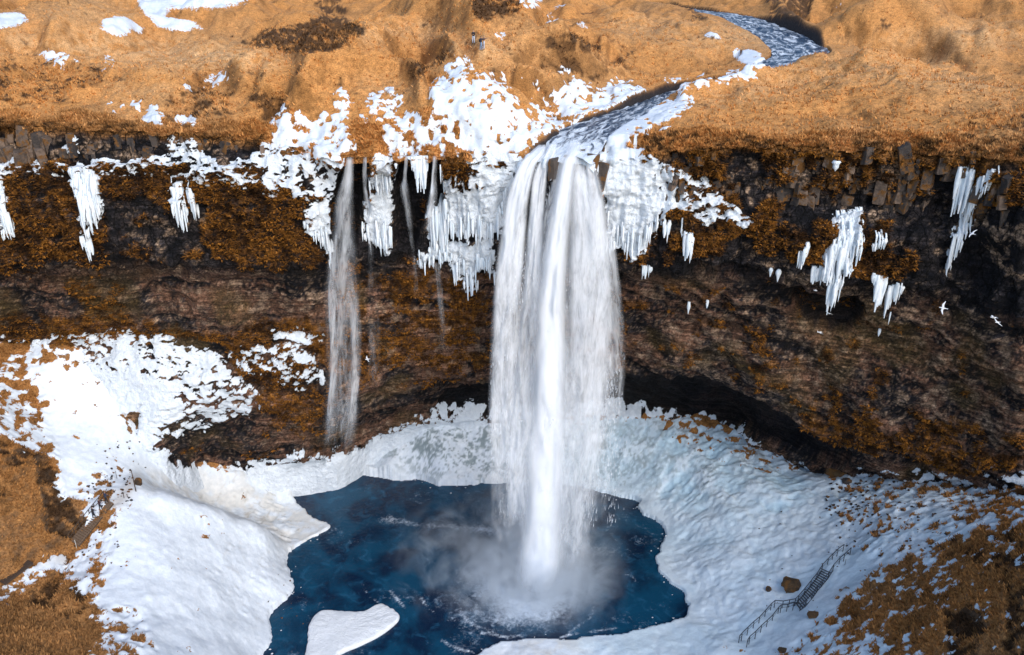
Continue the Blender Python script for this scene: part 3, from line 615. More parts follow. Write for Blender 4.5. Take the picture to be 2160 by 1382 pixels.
me = mesh_from('plateau', Pp.reshape(-1, 3), grid_faces(*Xp.shape), M_PLAT, True, {'base': c.reshape(-1, 3), 'snow': sncov.ravel(), 'ice': np.broadcast_to(np.array([.80, .84, .88]), Pp.shape).reshape(-1, 3)})
plateau = tag(new_obj('hills', me), 'rolling golden winter grassland with snow patches above the cliff', 'hills', kind='structure')
PLAT_N = Np; PLAT_SR = sr; PLAT_FX, PLAT_FY, PLAT_SN, PLAT_BED, PLAT_DK = fx, fy, sncov, rd / rh, dk
def plat_z(x, y):
    i = np.argmin((Pp[..., 0] - x) ** 2 + (Pp[..., 1] - y) ** 2); return Pp.reshape(-1, 3)[i, 2]

# ================================================================== basin
POOL_PX = [(600,1015),(650,1012),(690,1008),(745,998),(770,1003),(800,1007),(850,1014),(885,1012),(915,1020),(940,1027),(985,1024),(1030,1020),(1100,1020),(1200,1022),(1290,1045),(1345,1060),(1343,1078),(1395,1108),(1399,1155),(1381,1180),(1398,1212),(1435,1250),(1450,1285),(1440,1308),(1380,1325),(1300,1343),(1180,1352),(1080,1356),(1020,1378),(940,1430),(800,1500),(650,1500),(545,1410),(555,1382),(575,1345),(566,1310),(592,1275),(624,1245),(612,1210),(603,1180),(622,1157),(660,1135),(698,1113),(660,1095),(635,1070),(608,1040)]
PW = unproj_z(*np.array(POOL_PX, float).T, 0.0)[:, :2]
PW = smooth_curve(np.vstack([PW, PW[:1]]), 240)[:-1]
nz_ = fbm(np.column_stack([PW, np.zeros(len(PW))]), .5, 3, 60) - .5; ctr = PW.mean(0); dv = PW - ctr; PW = PW + dv / np.linalg.norm(dv, axis=1)[:, None] * (nz_ * 1.6)[:, None]
bp = []
def BZ(px, py, z): p = unproj_z(px, py, z); bp.append(tuple(p))
def BY(px, py, Y): bp.append(tuple(unproj_y(px, py, Y)))
for x, y in PW[::5]: bp.append((x, y, .45))
for x, y in (ctr + (PW[::12] - ctr) * .8): bp.append((x, y, .0))
for a in [(760,945,6),(900,908,7),(1040,888,7.7),(1180,890,7.3),(1300,884,8),(1400,880,9),(1500,902,8.8),(1600,948,7.8),(1700,985,7.5),(820,965,4.2),(930,970,4),(1060,960,3.8),(1180,960,3.5),(1300,960,4),
          (1380,1000,3.5),(1450,940,6.6),(1400,1060,1.8),(1500,1000,6),(1600,1040,7),(1700,1030,8),(1750,1080,9),(1800,1130,10.5),(1700,1120,8),(1600,1150,5),(1500,1200,2.6),(1480,1100,3.2),(1450,1170,1.2),(1550,1250,3),(1650,1200,6),(1500,1330,1.2),(1480,1380,1),(1300,1385,.8),
          (1640,1275,4.5),(1700,1240,6.8),(1560,1350,2.4),(1760,1190,9.3),(1850,1040,11.5),(1900,1020,12.5),(1900,1070,15),(2000,1060,17.5),(2050,1040,17),(2160,1060,22),(1850,1160,12.6),(1950,1150,16),(2050,1150,19.5),(2160,1150,24),(1800,1250,10),(1900,1250,14.5),(2000,1250,18.5),(2160,1250,24.5),(1700,1350,7),(1800,1370,11.5),(1900,1370,16),(2000,1370,19),(2160,1370,24),(2400,1300,30),(2600,1100,34),(2400,1000,27),
          (1080,1600,.8),(1080,1900,1),(600,1700,2),(1600,1600,3),(100,1700,16),(2100,1700,17),(1500,2600,3),(300,2600,8),
          (500,992,7.2),(600,985,4.6),(690,960,6.5),(410,1000,8.5),(560,1030,2.5),(500,1060,3.0),(430,1040,5.5),(620,1090,1.2),(352,1046,10.5),(640,1003,1.2),
          (280,1000,15.8),(300,1032,15.2),(360,1062,14),(450,1095,9.8),(540,1125,5.2),(590,1150,2.4),(330,1150,13.5),(420,1200,9.8),(520,1200,5.2),(570,1230,2.8),(400,1300,8.4),(500,1300,4),(530,1350,2.2),(300,1382,12),(420,1382,7.2),(230,1250,13.6),(260,1150,15),
          (0,1382,18),(100,1382,16),(200,1382,14),(0,1300,15.5),(100,1300,14.5),(200,1330,13.4),(0,1232,14),(75,1195,14),(150,1157,14),(190,1108,16),(228,1058,18),(100,1240,13.6),(180,1200,13.6),
          (0,1150,18.5),(80,1120,18),(0,1050,22),(90,1050,19.5),(140,1090,17.3),(60,960,23.5),(0,960,25),(-200,1000,28),(-200,1300,20),(150,1000,19.6),(110,930,22),(60,880,25),(0,850,28),(-200,850,31),
          (230,960,19),(200,900,21.5),(290,940,17.5),(260,890,20.8),(240,840,23.8),(200,820,25.2),(100,820,26.5),(180,760,29),(60,760,29.5),(100,720,32),(200,725,31.2)]: BZ(*a)
bp = np.array(bp); HB = rbf(bp[:, :2], bp[:, 2], 1.8, .5)
gx = np.arange(-86, 86, .19); gy = np.concatenate([np.arange(-75, -36, .5), np.arange(-36, 36, .19)])
Xb, Yb = np.meshgrid(gx, gy); Zb = HB(np.stack([Xb, Yb], -1))
sd_ = seg_dist(Xb, Yb, PW, True); ins = in_poly(Xb, Yb, PW); sd_ = np.where(ins, -sd_, sd_)   # + outside
Zb = np.where(sd_ > 0, np.maximum(Zb, .45 + .05 * sd_), Zb)
Pb = np.stack([Xb, Yb, Zb], -1); fx, fy, dep = proj(Pb)
sn = samp(SNOW, fx, fy); full = ss(sn, .85, 1)
lump = 1 - np.abs(2 * fbm(Pb, .5, 3, 61) - 1) * 1.8
rough_area = samp(mk([(1,[(480,1130),(620,1150),(640,1290),(560,1330),(430,1250)]),(1,[(750,930),(1050,880),(1050,1020),(740,1010)]),(.8,[(280,1000),(690,1110),(560,1140),(330,1050)]),(.8,[(1340,900),(1800,1000),(1800,1200),(1500,1380),(1400,1180)])],12), fx, fy)
dz = (fbm(Pb, .09, 3, 62) - .5) * 2.2 + (fbm(Pb, .28, 3, 63) - .5) * .9
dz += full * ((ridged(Pb, 1.1, 3, 79) - .6) * .22 * (.4 + rough_area) + lump * .1 * (.25 + rough_area) + (vnoise(Pb, 1.6, 64) - .5) * .12 * (.3 + rough_area)) + (1 - full) * ((ridged(Pb, .7, 3, 65) - .6) * .7 + (fbm(Pb, 2, 2, 66) - .5) * .25)
# flow-ridged ice apron on the right, running down to the pool
ang = np.arctan2(Yb - 2, Xb - 2); rad = np.hypot(Xb - 2, Yb - 2)
fl = ridged(np.stack([ang * 9, rad * .16, Zb * .05], -1), 1.0, 4, 67); apr = samp(mk([(1,[(1320,880),(1560,920),(1740,1010),(1700,1080),(1500,1150),(1420,1120),(1360,1040),(1300,960)])],20), fx, fy)
dz += apr * (fl - .6) * 1.1
dkb = samp(DARK, fx, fy); dz -= ss(dkb, .5, .9) * .6 - dkb * (fbm(Pb, 1.1, 3, 68) - .4) * 1.0
rl = seg_dist(fx, fy, [(285,1030),(360,1062),(450,1095),(540,1128),(600,1165)]); dz += (fy > 0) * 1.5 * np.exp(-(rl / 22) ** 2) * ss(fx, 620, 560)
sh_ = samp(mk([(1,[(300,1035),(400,1000),(600,1020),(690,1110),(620,1160),(560,1118),(440,1075),(340,1048)])],10), fx, fy); dz -= sh_ * 1.2; dz += sh_ * (ridged(Pb, .6, 4, 78) - .6) * .7
dz *= ss(sd_, .0, 2.5) * .9 + .1
Zb = Zb + dz
rimw = (fbm(Pb, 1.2, 2, 69) - .5) * .5
Zb = np.where(sd_ + rimw < 0, -1.6, np.maximum(Zb, .3))
Pb = np.stack([Xb, Yb, Zb], -1); Nb = grid_normals(Pb); Nb = np.where(Nb[..., 2:3] < 0, -Nb, Nb); slope = 1 - Nb[..., 2]
sncov = sn + (fbm(Pb, 1.0, 4, 70) - .5) * 2.3 * (1 - full * .85) + (fbm(scale3(Pb, (1, 1, 1)), 3.0, 2, 71) - .5) * .3 * (1 - full) - (1 - full) * (slope - .25) * .25
spots = fbm(Pb, .75, 4, 72); sncov = np.where(full > .5, np.maximum(sncov, .78) - ss(spots, .7, .76) * .5 * (rough_area < .3) * (sd_ > 6) , sncov)
sncov = np.where(sn < .05, 0, sncov)
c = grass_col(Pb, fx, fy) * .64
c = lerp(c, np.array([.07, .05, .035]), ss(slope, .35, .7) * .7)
ti = samp(TINT, fx, fy); wi = samp(WETICE, fx, fy); rim = ss(sd_, 2.6, .4)
ic = lerp(np.broadcast_to(np.array([.80, .84, .88]), Pb.shape).copy(), np.array([.74, .68, .58]), np.clip(ti * .6 + rim * .4 * (Xb > 0), 0, 1) * ss(fbm(Pb, .6, 3, 73), .3, .6))
vein = ss(ridged(Pb, .55, 3, 74), .8, .95); ic = lerp(ic, np.array([.50, .46, .40]), vein * (ti * .6 + .25 * rough_area))
ic = lerp(ic, np.array([.72, .83, .90]), ss(Xb, 4, 12) * .8)
dirt = ss(fbm(Pb, 2.4, 4, 75) + (fbm(Pb, .5, 3, 76) - .5) * .8, .46, .66); ic = lerp(ic, np.array([.20, .25, .25]), dirt * np.clip(wi, 0, 1) * .85)
ic = lerp(ic, np.array([.58, .77, .88]), np.clip(apr * ss(fl, .75, .45) * .7 + .35 * (Xb > 8) * ss(fbm(Pb, .25, 4, 77), .4, .62), 0, 1))
path = samp(mk([(1,[(20,1225),(150,1150),(165,1165),(60,1205)]),(1,[(225,1060),(290,1010),(300,1030),(240,1075)])],6), fx, fy); ic = lerp(ic, np.array([.52, .46, .40]), path * .8)
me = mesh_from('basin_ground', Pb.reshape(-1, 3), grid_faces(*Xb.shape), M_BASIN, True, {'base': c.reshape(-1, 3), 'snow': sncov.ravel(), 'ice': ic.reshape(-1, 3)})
basin = tag(new_obj('ground', me), 'snow and lumpy ice covering the bowl around the dark plunge pool', 'ground', kind='structure')
def basin_z(x, y):
    i = int(np.clip(np.searchsorted(gy, y), 1, len(gy) - 1)); j = int(np.clip(np.searchsorted(gx, x), 1, len(gx) - 1))
    a = (x - gx[j-1]) / (gx[j] - gx[j-1]); b = (y - gy[i-1]) / (gy[i] - gy[i-1])
    return (Zb[i-1, j-1] * (1-a) + Zb[i-1, j] * a) * (1-b) + (Zb[i, j-1] * (1-a) + Zb[i, j] * a) * b
def basin_at(px, py, z0=8.0):
    """where the sight line meets the basin"""
    lo = np.arange(-1.0, 40, .1); P = unproj_z(px, py, lo[::-1])
    for p in P:
        if abs(p[0]) < 84 and -74 < p[1] < 35 and p[2] <= basin_z(p[0], p[1]): return np.array([p[0], p[1], basin_z(p[0], p[1])])
    return unproj_z(px, py, z0)

# ================================================================== pool and river water
def pool_mat():
    t = NT('pool_water'); P = t.pos()
    n = t.noise(P, .5, 6, .6, .8); n2 = t.noise(P, 2.2, 6, .65, .5); n3 = t.noise(P, .16, 4, .5, .5)
    c = t.mix(t.ramp(n3, .38, .62), (.004, .017, .045), (.006, .058, .115))
    c = t.mix(t.ramp(n, .5, .72, 0, .5), c, (.02, .12, .22))
    fo = t.attr('foam')
    s1 = t.math('ADD', fo, t.math('MULTIPLY', t.math('SUBTRACT', t.math('ADD', t.math('MULTIPLY', n2, .6), t.math('MULTIPLY', n, .4)), .5), 1.9))
    f = t.ramp(s1, .25, 1.05)
    t.l.new(t.mix(f, c, (.75, .82, .9)), t.b.inputs['Base Color']); t.l.new(t.ramp(f, 0, 1, .16, .7), t.b.inputs['Roughness'])
    t.b.inputs['IOR'].default_value = 1.33
    t.l.new(t.bump(t.math('ADD', t.noise(P, 1.6, 5, .6), t.math('MULTIPLY', n2, .4)), .35, .35), t.b.inputs['Normal'])
    return t.m
gx2 = np.arange(-36, 32, .3); gy2 = np.arange(-30, 32, .3); X2, Y2 = np.meshgrid(gx2, gy2)
P2 = np.stack([X2, Y2, np.zeros_like(X2)], -1); r = np.hypot(X2 - 2.3, (Y2 + .5) * 1.0)
wv = np.sin(r * 1.6 - 1.0) * .10 * np.exp(-r / 9) * (r > 2); P2[..., 2] = wv + (fbm(P2, .5, 3, 80) - .5) * .25 * (.4 + np.exp(-r / 12))
fo = np.exp(-(r / 6.2) ** 3) * .9 + .22 * np.exp(-r / 9) + .3 * np.exp(-((r - 9.5 - (fbm(P2, .2, 2, 81) - .5) * 2) / .22) ** 2) * (Y2 < -3) 
fo += .45 * np.exp(-((Y2 - 13 + .22 * (X2 + 8) + (fbm(P2, .15, 3, 82) - .5) * 6) / 1.3) ** 2) * ss(X2, -24, -18) * ss(X2, 2, -4)
fo += .5 * np.exp(-(((X2 - 13) / 4.5) ** 2 + ((Y2 - 8) / 2.2) ** 2)) * .8
fo += .22 * ss(fbm(scale3(P2, (1, 1, 1)), .22, 4, 83), .5, .65)
for a, b in (((822,1247),(855,1284)),((888,1262),(918,1293)),((765,1232),(795,1270)),((1320,1212),(1345,1228)),((930,1350),(1000,1378)),((1180,1345),(1300,1325)),((1015,1336),(1100,1342))):
    pa, pb = unproj_z(*a, 0.)[:2], unproj_z(*b, 0.)[:2]; d = seg_dist(X2, Y2, [tuple(pa), tuple((pa + pb) / 2 + rng.normal(0, .4, 2)), tuple(pb)]); fo += .42 * np.exp(-(d / .22) ** 2)
pool = tag(new_obj('pool_water', mesh_from('pool', P2.reshape(-1, 3), grid_faces(*X2.shape), pool_mat(), True, {'foam': fo.ravel()})), 'dark blue plunge pool with white foam where the fall lands', 'pool', kind='structure')

def river_mat():
    t = NT('river_water'); u = t.add('ShaderNodeAttribute', attribute_name='flow').outputs['Vector']
    n = t.noise(u, .9, 7, .7, .7); n2 = t.noise(t.pos(), 2.5, 5, .6)
    c = t.mix(t.ramp(n2, .35, .7), (.012, .025, .05), (.035, .07, .13))
    f = t.ramp(t.math('ADD', n, t.math('MULTIPLY', t.attr('foam'), .55)), .56, .74)
    t.l.new(t.mix(f, c, (.74, .8, .86)), t.b.inputs['Base Color']); t.l.new(t.ramp(f, 0, 1, .3, .7), t.b.inputs['Roughness']); t.b.inputs['Specular IOR Level'].default_value = .3
    t.l.new(t.bump(n, .8, .6), t.b.inputs['Normal']); return t.m
rc = smooth_curve(np.vstack([[RVS[0] + np.array([-.2, -.9, -.7, -.1]), RVS[0] + np.array([-.1, -.5, -.2, -.05])], RVS]), 420)
tg = np.gradient(rc[:, :2], axis=0); tg /= np.linalg.norm(tg, axis=1)[:, None]; nrm = np.column_stack([-tg[:, 1], tg[:, 0]])
cs = np.linspace(-1.06, 1.06, 30); RVP = np.zeros((len(rc), 30, 3)); s_len = np.concatenate([[0], np.cumsum(np.linalg.norm(np.diff(rc[:, :2], axis=0), axis=1))])
RVP[..., :2] = rc[:, None, :2] + nrm[:, None] * cs[None, :, None] * rc[:, 3][:, None, None]; RVP[..., 2] = rc[:, 2][:, None] 
RVP[..., 2] += (fbm(scale3(RVP, (1, 1, 1)), .8, 3, 84) - .5) * .5 - .1; RVP[:60, :, 2] -= (np.abs(cs) ** 4 * .7)[None] * np.linspace(1, 0, 60)[:, None]; RVP[:26, :, 1] -= (vnoise(np.stack([np.broadcast_to(cs * 2.2, (26, 30)), np.zeros((26, 30)), np.zeros((26, 30))], -1), 1., 85) - .5) * 1.6 * np.linspace(1, 0, 26)[:, None]
flow = np.stack([np.broadcast_to((cs * 4.2)[None], RVP.shape[:2]), np.broadcast_to((s_len * .42)[:, None], RVP.shape[:2]), np.zeros(RVP.shape[:2])], -1)
rfo = .5 * np.exp(-s_len / 3.5)[:, None] * np.ones((1, 30)) + .19
tag(new_obj('river', mesh_from('river', RVP.reshape(-1, 3), grid_faces(*RVP.shape[:2]), river_mat(), True, {'flow': flow.reshape(-1, 3), 'foam': rfo.ravel()})), 'shallow rushing river winding through the grass to the lip of the fall', 'river', kind='structure')

# ================================================================== falling water
def fall_mat():
    t = NT('falling_water'); u = t.add('ShaderNodeAttribute', attribute_name='flow').outputs['Vector']
    def sc(v):
        n = t.add('ShaderNodeVectorMath', operation='MULTIPLY'); t.l.new(u, n.inputs[0]); n.inputs[1].default_value = v; return n.outputs[0]
    n1 = t.noise(sc((.8, .17, 1)), 1.0, 5, .6, 1.0); n2 = t.noise(sc((3.6, .55, 1)), 1.0, 6, .7, .6); n3 = t.noise(sc((.35, .22, 1)), 1.0, 3, .5, .8)
    d = t.attr('dens')
    k = t.math('ADD', t.math('MULTIPLY', n1, .5), t.math('ADD', t.math('MULTIPLY', n2, .3), t.math('MULTIPLY', n3, .2)))
    a = t.ramp(t.math('ADD', t.math('MULTIPLY', t.math('SUBTRACT', k, .5), 2.5), d), .0, 1.0)
    a = t.math('MULTIPLY', a, t.math('ADD', t.math('MULTIPLY', d, .8), .3, clamp=True))
    a = t.math('MULTIPLY', a, t.attr('edge'))
    tr = t.add('ShaderNodeBsdfTransparent'); df = t.add('ShaderNodeBsdfDiffuse'); df.inputs[0].default_value = (.93, .95, .98, 1)
    tl = t.add('ShaderNodeBsdfTranslucent'); tl.inputs[0].default_value = (.95, .97, 1.0, 1)
    m1 = t.add('ShaderNodeMixShader'); m1.inputs[0].default_value = .35; t.l.new(df.outputs[0], m1.inputs[1]); t.l.new(tl.outputs[0], m1.inputs[2])
    m2 = t.add('ShaderNodeMixShader'); t.l.new(a, m2.inputs[0]); t.l.new(tr.outputs[0], m2.inputs[1]); t.l.new(m1.outputs[0], m2.inputs[2])
    t.l.new(m2.outputs[0], t.o.inputs[0]); return t.m
M_FALL = fall_mat()
_seed = [0]
def strand(path, parent, name='water_strand', nc=26, layers=1, depth=.9, den=1.0, soft=.5):
    """curved curtain of falling water along (px, py, Y, half width px, density)"""
    P = smooth_curve([(a, b, c, d, e) for a, b, c, d, e in path], 150)
    VV, FF, fl, dn, ed = [], [], [], [], []
    for L in range(layers):
        _seed[0] += 1; sd = _seed[0] * 7.3
        cs = np.linspace(-1, 1, nc)
        ctrp = unproj_y(P[:, 0], P[:, 1], P[:, 2]); dep = proj(ctrp)[2]; hw = P[:, 3] / FPX * dep
        along = np.concatenate([[0], np.cumsum(np.linalg.norm(np.diff(ctrp, axis=0), axis=1))])
        V = np.zeros((len(P), nc, 3)); wob = (fbm(np.stack([np.full((len(P), nc), sd), np.broadcast_to(along[:, None] * .16, (len(P), nc)), np.broadcast_to(cs[None] * 1.6, (len(P), nc))], -1), 1., 4, 90) - .5)
        V[..., 0] = ctrp[:, 0:1] + cs[None] * hw[:, None] * (1 - .08 * L); V[..., 2] = ctrp[:, 2:3]
        V[..., 1] = ctrp[:, 1:2] - np.sqrt(1 - .9 * cs[None] ** 2) * hw[:, None] * .55 + wob * np.minimum(hw[:, None], 1.5) * 1.3 + L * depth
        V[..., 0] += wob * .5
        VV.append(V.reshape(-1, 3)); FF.append(grid_faces(len(P), nc) + L * len(P) * nc)
        U = np.stack([cs[None] * hw[:, None] + wob, along[:, None] + 0 * wob + wob * 2, np.full(wob.shape, sd)], -1); fl.append(U.reshape(-1, 3))
        dn.append((P[:, 4][:, None] * np.ones(nc) * den).ravel())
        e = ss(1 - np.abs(cs), 0, soft)[None] * np.ones((len(P), 1)); e = e * ss(np.arange(len(P)), -1, 4)[:, None] * ss(len(P) - np.arange(len(P)), 0, 10)[:, None]; ed.append(e.ravel())
    me = mesh_from(name, np.vstack(VV), np.vstack(FF), M_FALL, True, {'flow': np.vstack(fl), 'dens': np.concatenate(dn), 'edge': np.concatenate(ed)})
    return new_obj(name, me, parent)
wf = tag(empty('waterfall', (0, 0, 0)), 'tall white main waterfall plunging from the river lip into the blue pool', 'waterfall')
strand([(1216,300,6.4,18,.7),(1208,322,4.9,24,1.0),(1198,345,4,26,1.05),(1183,440,2,30,1.02),(1170,540,1.5,36,1.15),(1162,640,1,40,1.2),(1160,760,.5,46,1.25),(1155,880,0,50,1.3),(1150,1000,-.3,50,1.35),(1142,1120,-.5,54,1.3),(1132,1248,-.8,62,1.25)], wf, layers=3, soft=.95)
strand([(1236,306,6.2,12,.6),(1232,326,4.8,18,.8),(1238,400,3.4,38,.72),(1242,520,2.4,50,.72),(1242,640,1.8,56,.62),(1236,760,1.2,58,.58),(1228,880,.8,55,.55),(1215,1000,.4,52,.5),(1200,1120,.1,48,.42),(1188,1220,-.3,38,.2)], wf, layers=2)
strand([(1252,380,3.4,10,.3),(1275,500,2.6,22,.55),(1288,640,2,28,.45),(1294,760,1.6,28,.42),(1285,880,1.2,26,.4),(1270,1000,.8,24,.35),(1255,1110,.6,22,.15)], wf)
strand([(1146,306,6.6,10,.7),(1132,324,5.2,18,.9),(1112,350,4.4,22,.85),(1090,430,3.6,28,.82),(1078,540,3,32,.78),(1070,640,2.6,34,.62),(1064,760,2.2,34,.58),(1062,880,1.8,34,.6),(1060,1000,1.4,32,.36),(1058,1100,1,28,.2),(1058,1150,.8,26,.1)], wf, layers=2)
strand([(1168,304,6.4,10,.6),(1160,324,5.0,12,.8),(1140,370,4.2,17,.8),(1130,470,3.4,19,.78),(1122,600,2.8,24,.62),(1112,700,2.3,28,.52),(1106,800,1.8,30,.58),(1100,900,1.3,32,.62),(1096,1000,.9,32,.6),(1092,1110,.5,30,.5)], wf, layers=2)
strand([(1178,325,5,7,.5),(1172,380,4,10,.6),(1160,430,3,10,.55),(1152,500,2.6,9,.5)], wf)
strand([(1185,470,4.6,95,.12),(1178,640,4,126,.24),(1175,800,3.4,138,.27),(1168,960,2.8,134,.22),(1160,1100,2.2,124,.2),(1155,1200,1.8,110,.1)], wf, nc=60, layers=2, depth=1.4)
# loose drops and shreds of water around the strands
nd = 13000; V = np.zeros((nd, 6, 3)); t_ = rng.beta(1.6, 1.1, nd); side_x = np.where(rng.random(nd) < .72, rng.choice([-1, 1], nd) * rng.beta(3.5, 1.6, nd), rng.uniform(-1, 1, nd))
wid = np.interp(t_, [0, .15, .4, .7, 1], [60, 95, 128, 145, 128]); cx_ = np.interp(t_, [0, .15, .5, 1], [1190, 1182, 1175, 1160]); clump = vnoise(np.column_stack([side_x * 6, t_ * 9, np.zeros(nd)]), 1.0, 97)
keep = (clump > .42) & (rng.random(nd) > t_ * .9) & (t_ < .88); pxs = cx_ + side_x * wid * (1 + rng.normal(0, .05, nd)); pys = 345 + t_ * (1215 - 345); Ys = 4.2 - 3.6 * t_ + rng.normal(0, .9, nd)
Pd = unproj_y(pxs, pys, Ys)[keep]; nd = len(Pd); V = V[:nd]; L_ = rng.uniform(.15, 1.1, nd) * (.5 + .5 * t_[keep]); wd_ = rng.uniform(.012, .038, nd); an_ = rng.uniform(0, 6.28, nd)
for q in range(3): V[:, q] = Pd + np.column_stack([np.cos(an_ + q * 2.09) * wd_, np.sin(an_ + q * 2.09) * wd_, 0 * wd_])
V[:, 3] = Pd + np.column_stack([rng.normal(0, .06, nd), rng.normal(0, .06, nd), L_]); V[:, 4] = Pd - np.column_stack([0 * L_, 0 * L_, L_ * .12]); V[:, 5] = V[:, 4]
i_ = np.arange(nd)[:, None] * 6; T_ = np.vstack([i_ + np.array([[a, b, 3]]) for a, b in ((0, 1), (1, 2), (2, 0))] + [i_ + np.array([[b, a, 4]]) for a, b in ((0, 1), (1, 2), (2, 0))])
M_DROP = NT('water_drops'); M_DROP.b.inputs['Base Color'].default_value = (.9, .93, .97, 1); M_DROP.b.inputs['Roughness'].default_value = .5; M_DROP = M_DROP.m
tag(new_obj('water_drops', mesh_from('water_drops', V.reshape(-1, 3), T_, M_DROP, False), wf), None, None, None, 'stuff')
G_ = 'thin side falls left of the main waterfall'
def side(label, *paths):
    e = tag(empty('side_fall', (0, 0, 0)), label, 'waterfall', G_)
    for p in paths: strand(p, e, 'water_strand', 14, soft=.95)
side('widest thin waterfall, beside the left edge of the hanging ice, fading to drifting mist',
     [(738,330,4.8,9,.85),(735,375,5.4,14,.78),(728,440,5.6,24,.62),(726,520,5.6,34,.5),(724,600,5,40,.42),(726,700,4,42,.36),(726,800,4,42,.36),(720,880,3,42,.36),(712,950,3,40,.15)],
     [(712,480,5.4,12,.1),(702,560,5,12,.5),(702,660,4.4,12,.56),(704,760,4,12,.54),(700,850,3.4,13,.54),(692,940,3,14,.1)], [(742,560,5,16,.1),(748,660,4.2,15,.46),(750,760,4,14,.54),(744,860,3.4,16,.56),(732,945,3,20,.12)])
side('narrow thread of water just left of the wide two-tiered ice curtain', [(771,330,5,4,.8),(770,380,5.8,6,.65),(776,450,6,6,.5),(782,520,6,6,.3),(786,620,6,14,.22),(788,720,6,16,.2),(790,820,6,18,.1)])
side('thin trickle splashing on dark rock between two ice curtains', [(857,330,5,4,.75),(854,375,6,6,.6),(853,400,5.4,12,.5),(860,450,6,9,.35),(872,540,6.4,4,.3),(880,640,7,8,.15)])
side('short stepped trickle to the left of the biggest frozen ice wall', [(917,328,5,5,.85),(914,380,6,7,.75),(912,410,5.4,11,.8),(908,450,6.2,12,.55),(905,490,6.4,10,.2)])
side('faint veil dropping from under the ice shelf', [(922,552,7,9,.5),(927,600,7,9,.42),(931,660,7,9,.3),(935,740,7,10,.12)])

# ================================================================== ice hanging on the cliff
def ice_mat():
    t = NT('ice'); P = t.pos((3.0, 3.0, .45)); n = t.noise(P, 1.0, 6, .6, .2); q = t.noise(t.pos(), 1.2, 4)
    t.l.new(t.mix(t.ramp(n, .36, .62), (.66, .76, .84), (.88, .91, .94)), t.b.inputs['Base Color']); t.b.inputs['Roughness'].default_value = .42
    t.l.new(t.bump(t.math('ADD', n, q), .6, .25), t.b.inputs['Normal']); return t.m
M_ICE = ice_mat()
def icicle_vf(x, y0, y1, r, out=.12, n=6, rings=7, blunt=.0, r_ng=rng):
    """icicle from picture heights y0 to y1 on the cliff at x, hanging plumb and in front of the rock"""
    top = cliff_pt(x, y0, out); ys = np.linspace(0, 1, rings); Yc = top[1]; V = []
    dep = proj(top)[2]; L = (y1 - y0) / FPX * dep * 1.04
    an = np.arange(n) * 2 * math.pi / n + r_ng.uniform(0, 1)
    for k, u in enumerate(ys):
        py = y0 + (y1 - y0) * u; p = cliff_pt(x, py, out); Yc = min(Yc, p[1] + .1) if u > 0 else Yc
        rr = r * (1 - u ** 2.2 * (1 - blunt)) * r_ng.uniform(.8, 1.2) + .012
        if k == 0: rr *= .7
        V.append(np.column_stack([top[0] + np.cos(an) * rr, Yc + np.sin(an) * rr * .8, np.full(n, top[2] - L * u)]))
    V = np.vstack(V); F = [(k * n + i, k * n + (i + 1) % n, (k + 1) * n + (i + 1) % n, (k + 1) * n + i) for k in range(rings - 1) for i in range(n)]
    return V, np.array(F)[:, ::-1]
def ice_curtain(poly, label, tips=True, name='ice_curtain', step=2.3, group='icicle curtains on the cliff', r0=.17):
    poly = np.array(poly, float); x0, x1 = poly[:, 0].min(), poly[:, 0].max(); rr = np.random.default_rng(int(x0 * 7 + poly[0, 1]))
    e = tag(empty(name, cliff_pt(poly[:, 0].mean(), poly[:, 1].min(), .3)), label, 'ice', group); loc = np.array(e.location)
    mb = MB(); tipl = []; vn_ = lambda q: float(fbm(np.array([[q * .09, x0, 0.0]]), 1.0, 3, 5)[0])
    big_ = poly[:, 1].max() - poly[:, 1].min() > 70 and x1 - x0 > 55 and x0 < 1700
    for x in np.arange(x0 + 1.0, x1 - .5, step):
        if big_ and rr.random() < .45: continue
        ys = []
        for k in range(len(poly)):
            (ax, ay), (bx, by) = poly[k], poly[(k + 1) % len(poly)]
            if (ax > x) != (bx > x): ys.append(ay + (by - ay) * (x - ax) / (bx - ax))
        ys = sorted(ys)
        for a, b in zip(ys[0::2], ys[1::2]):
            if b - a < 3: continue
            if big_: a = b - (b - a) * rr.uniform(.12, .5)
            b = min(b + 12, max(a + 6, b + 40 * (vn_(x) - .55) + rr.uniform(-9, 5))); k = max(1, int((b - a) / rr.uniform(24, 60))); cuts = np.concatenate([[a], np.sort(rr.uniform(a, b, k - 1)), [b]])
            for q in range(k):
                ya = cuts[q] - (5 if q else 2) + rr.uniform(-9, 3); yb = cuts[q + 1] + rr.uniform(0, 14) * (1 if q < k - 1 else .4)
                V, F = icicle_vf(x + rr.uniform(-1, 1), ya, max(yb, ya + 5), r0 * rr.uniform(.45, 1.9) * (.7 if big_ else 1), .12 + .2 * rr.random(), 6, 5, .25, rr); mb.add(V - loc, F)
            tipl.append((x, b))
    mb.build('ice_sheet', M_ICE, e, True)['kind'] = 'stuff'
    if tips:
        for i in range(0, len(tipl), 3):
            x, b = tipl[i]
            V, F = icicle_vf(x + rr.uniform(-2, 2), b - rr.uniform(10, 34), b + rr.uniform(2, 14), .12 * rr.uniform(.5, 1.15), .4, 6, 7, 0, rr)
            new_obj('icicle', mesh_from('icicle', V - loc, F, M_ICE, True), e)
    return e
ice_curtain([(0,365),(15,370),(24,430),(34,485),(18,498),(0,450)], 'icicle curtain cut by the left border of the picture')
ice_curtain([(161,366),(190,362),(213,385),(216,425),(200,480),(185,505),(178,440),(164,400)], 'wide white ice curtain on dark mossy rock just below the snowy ledge')
ice_curtain([(178,500),(192,505),(192,545),(184,548)], 'small ice lump under the wide left ice curtain')
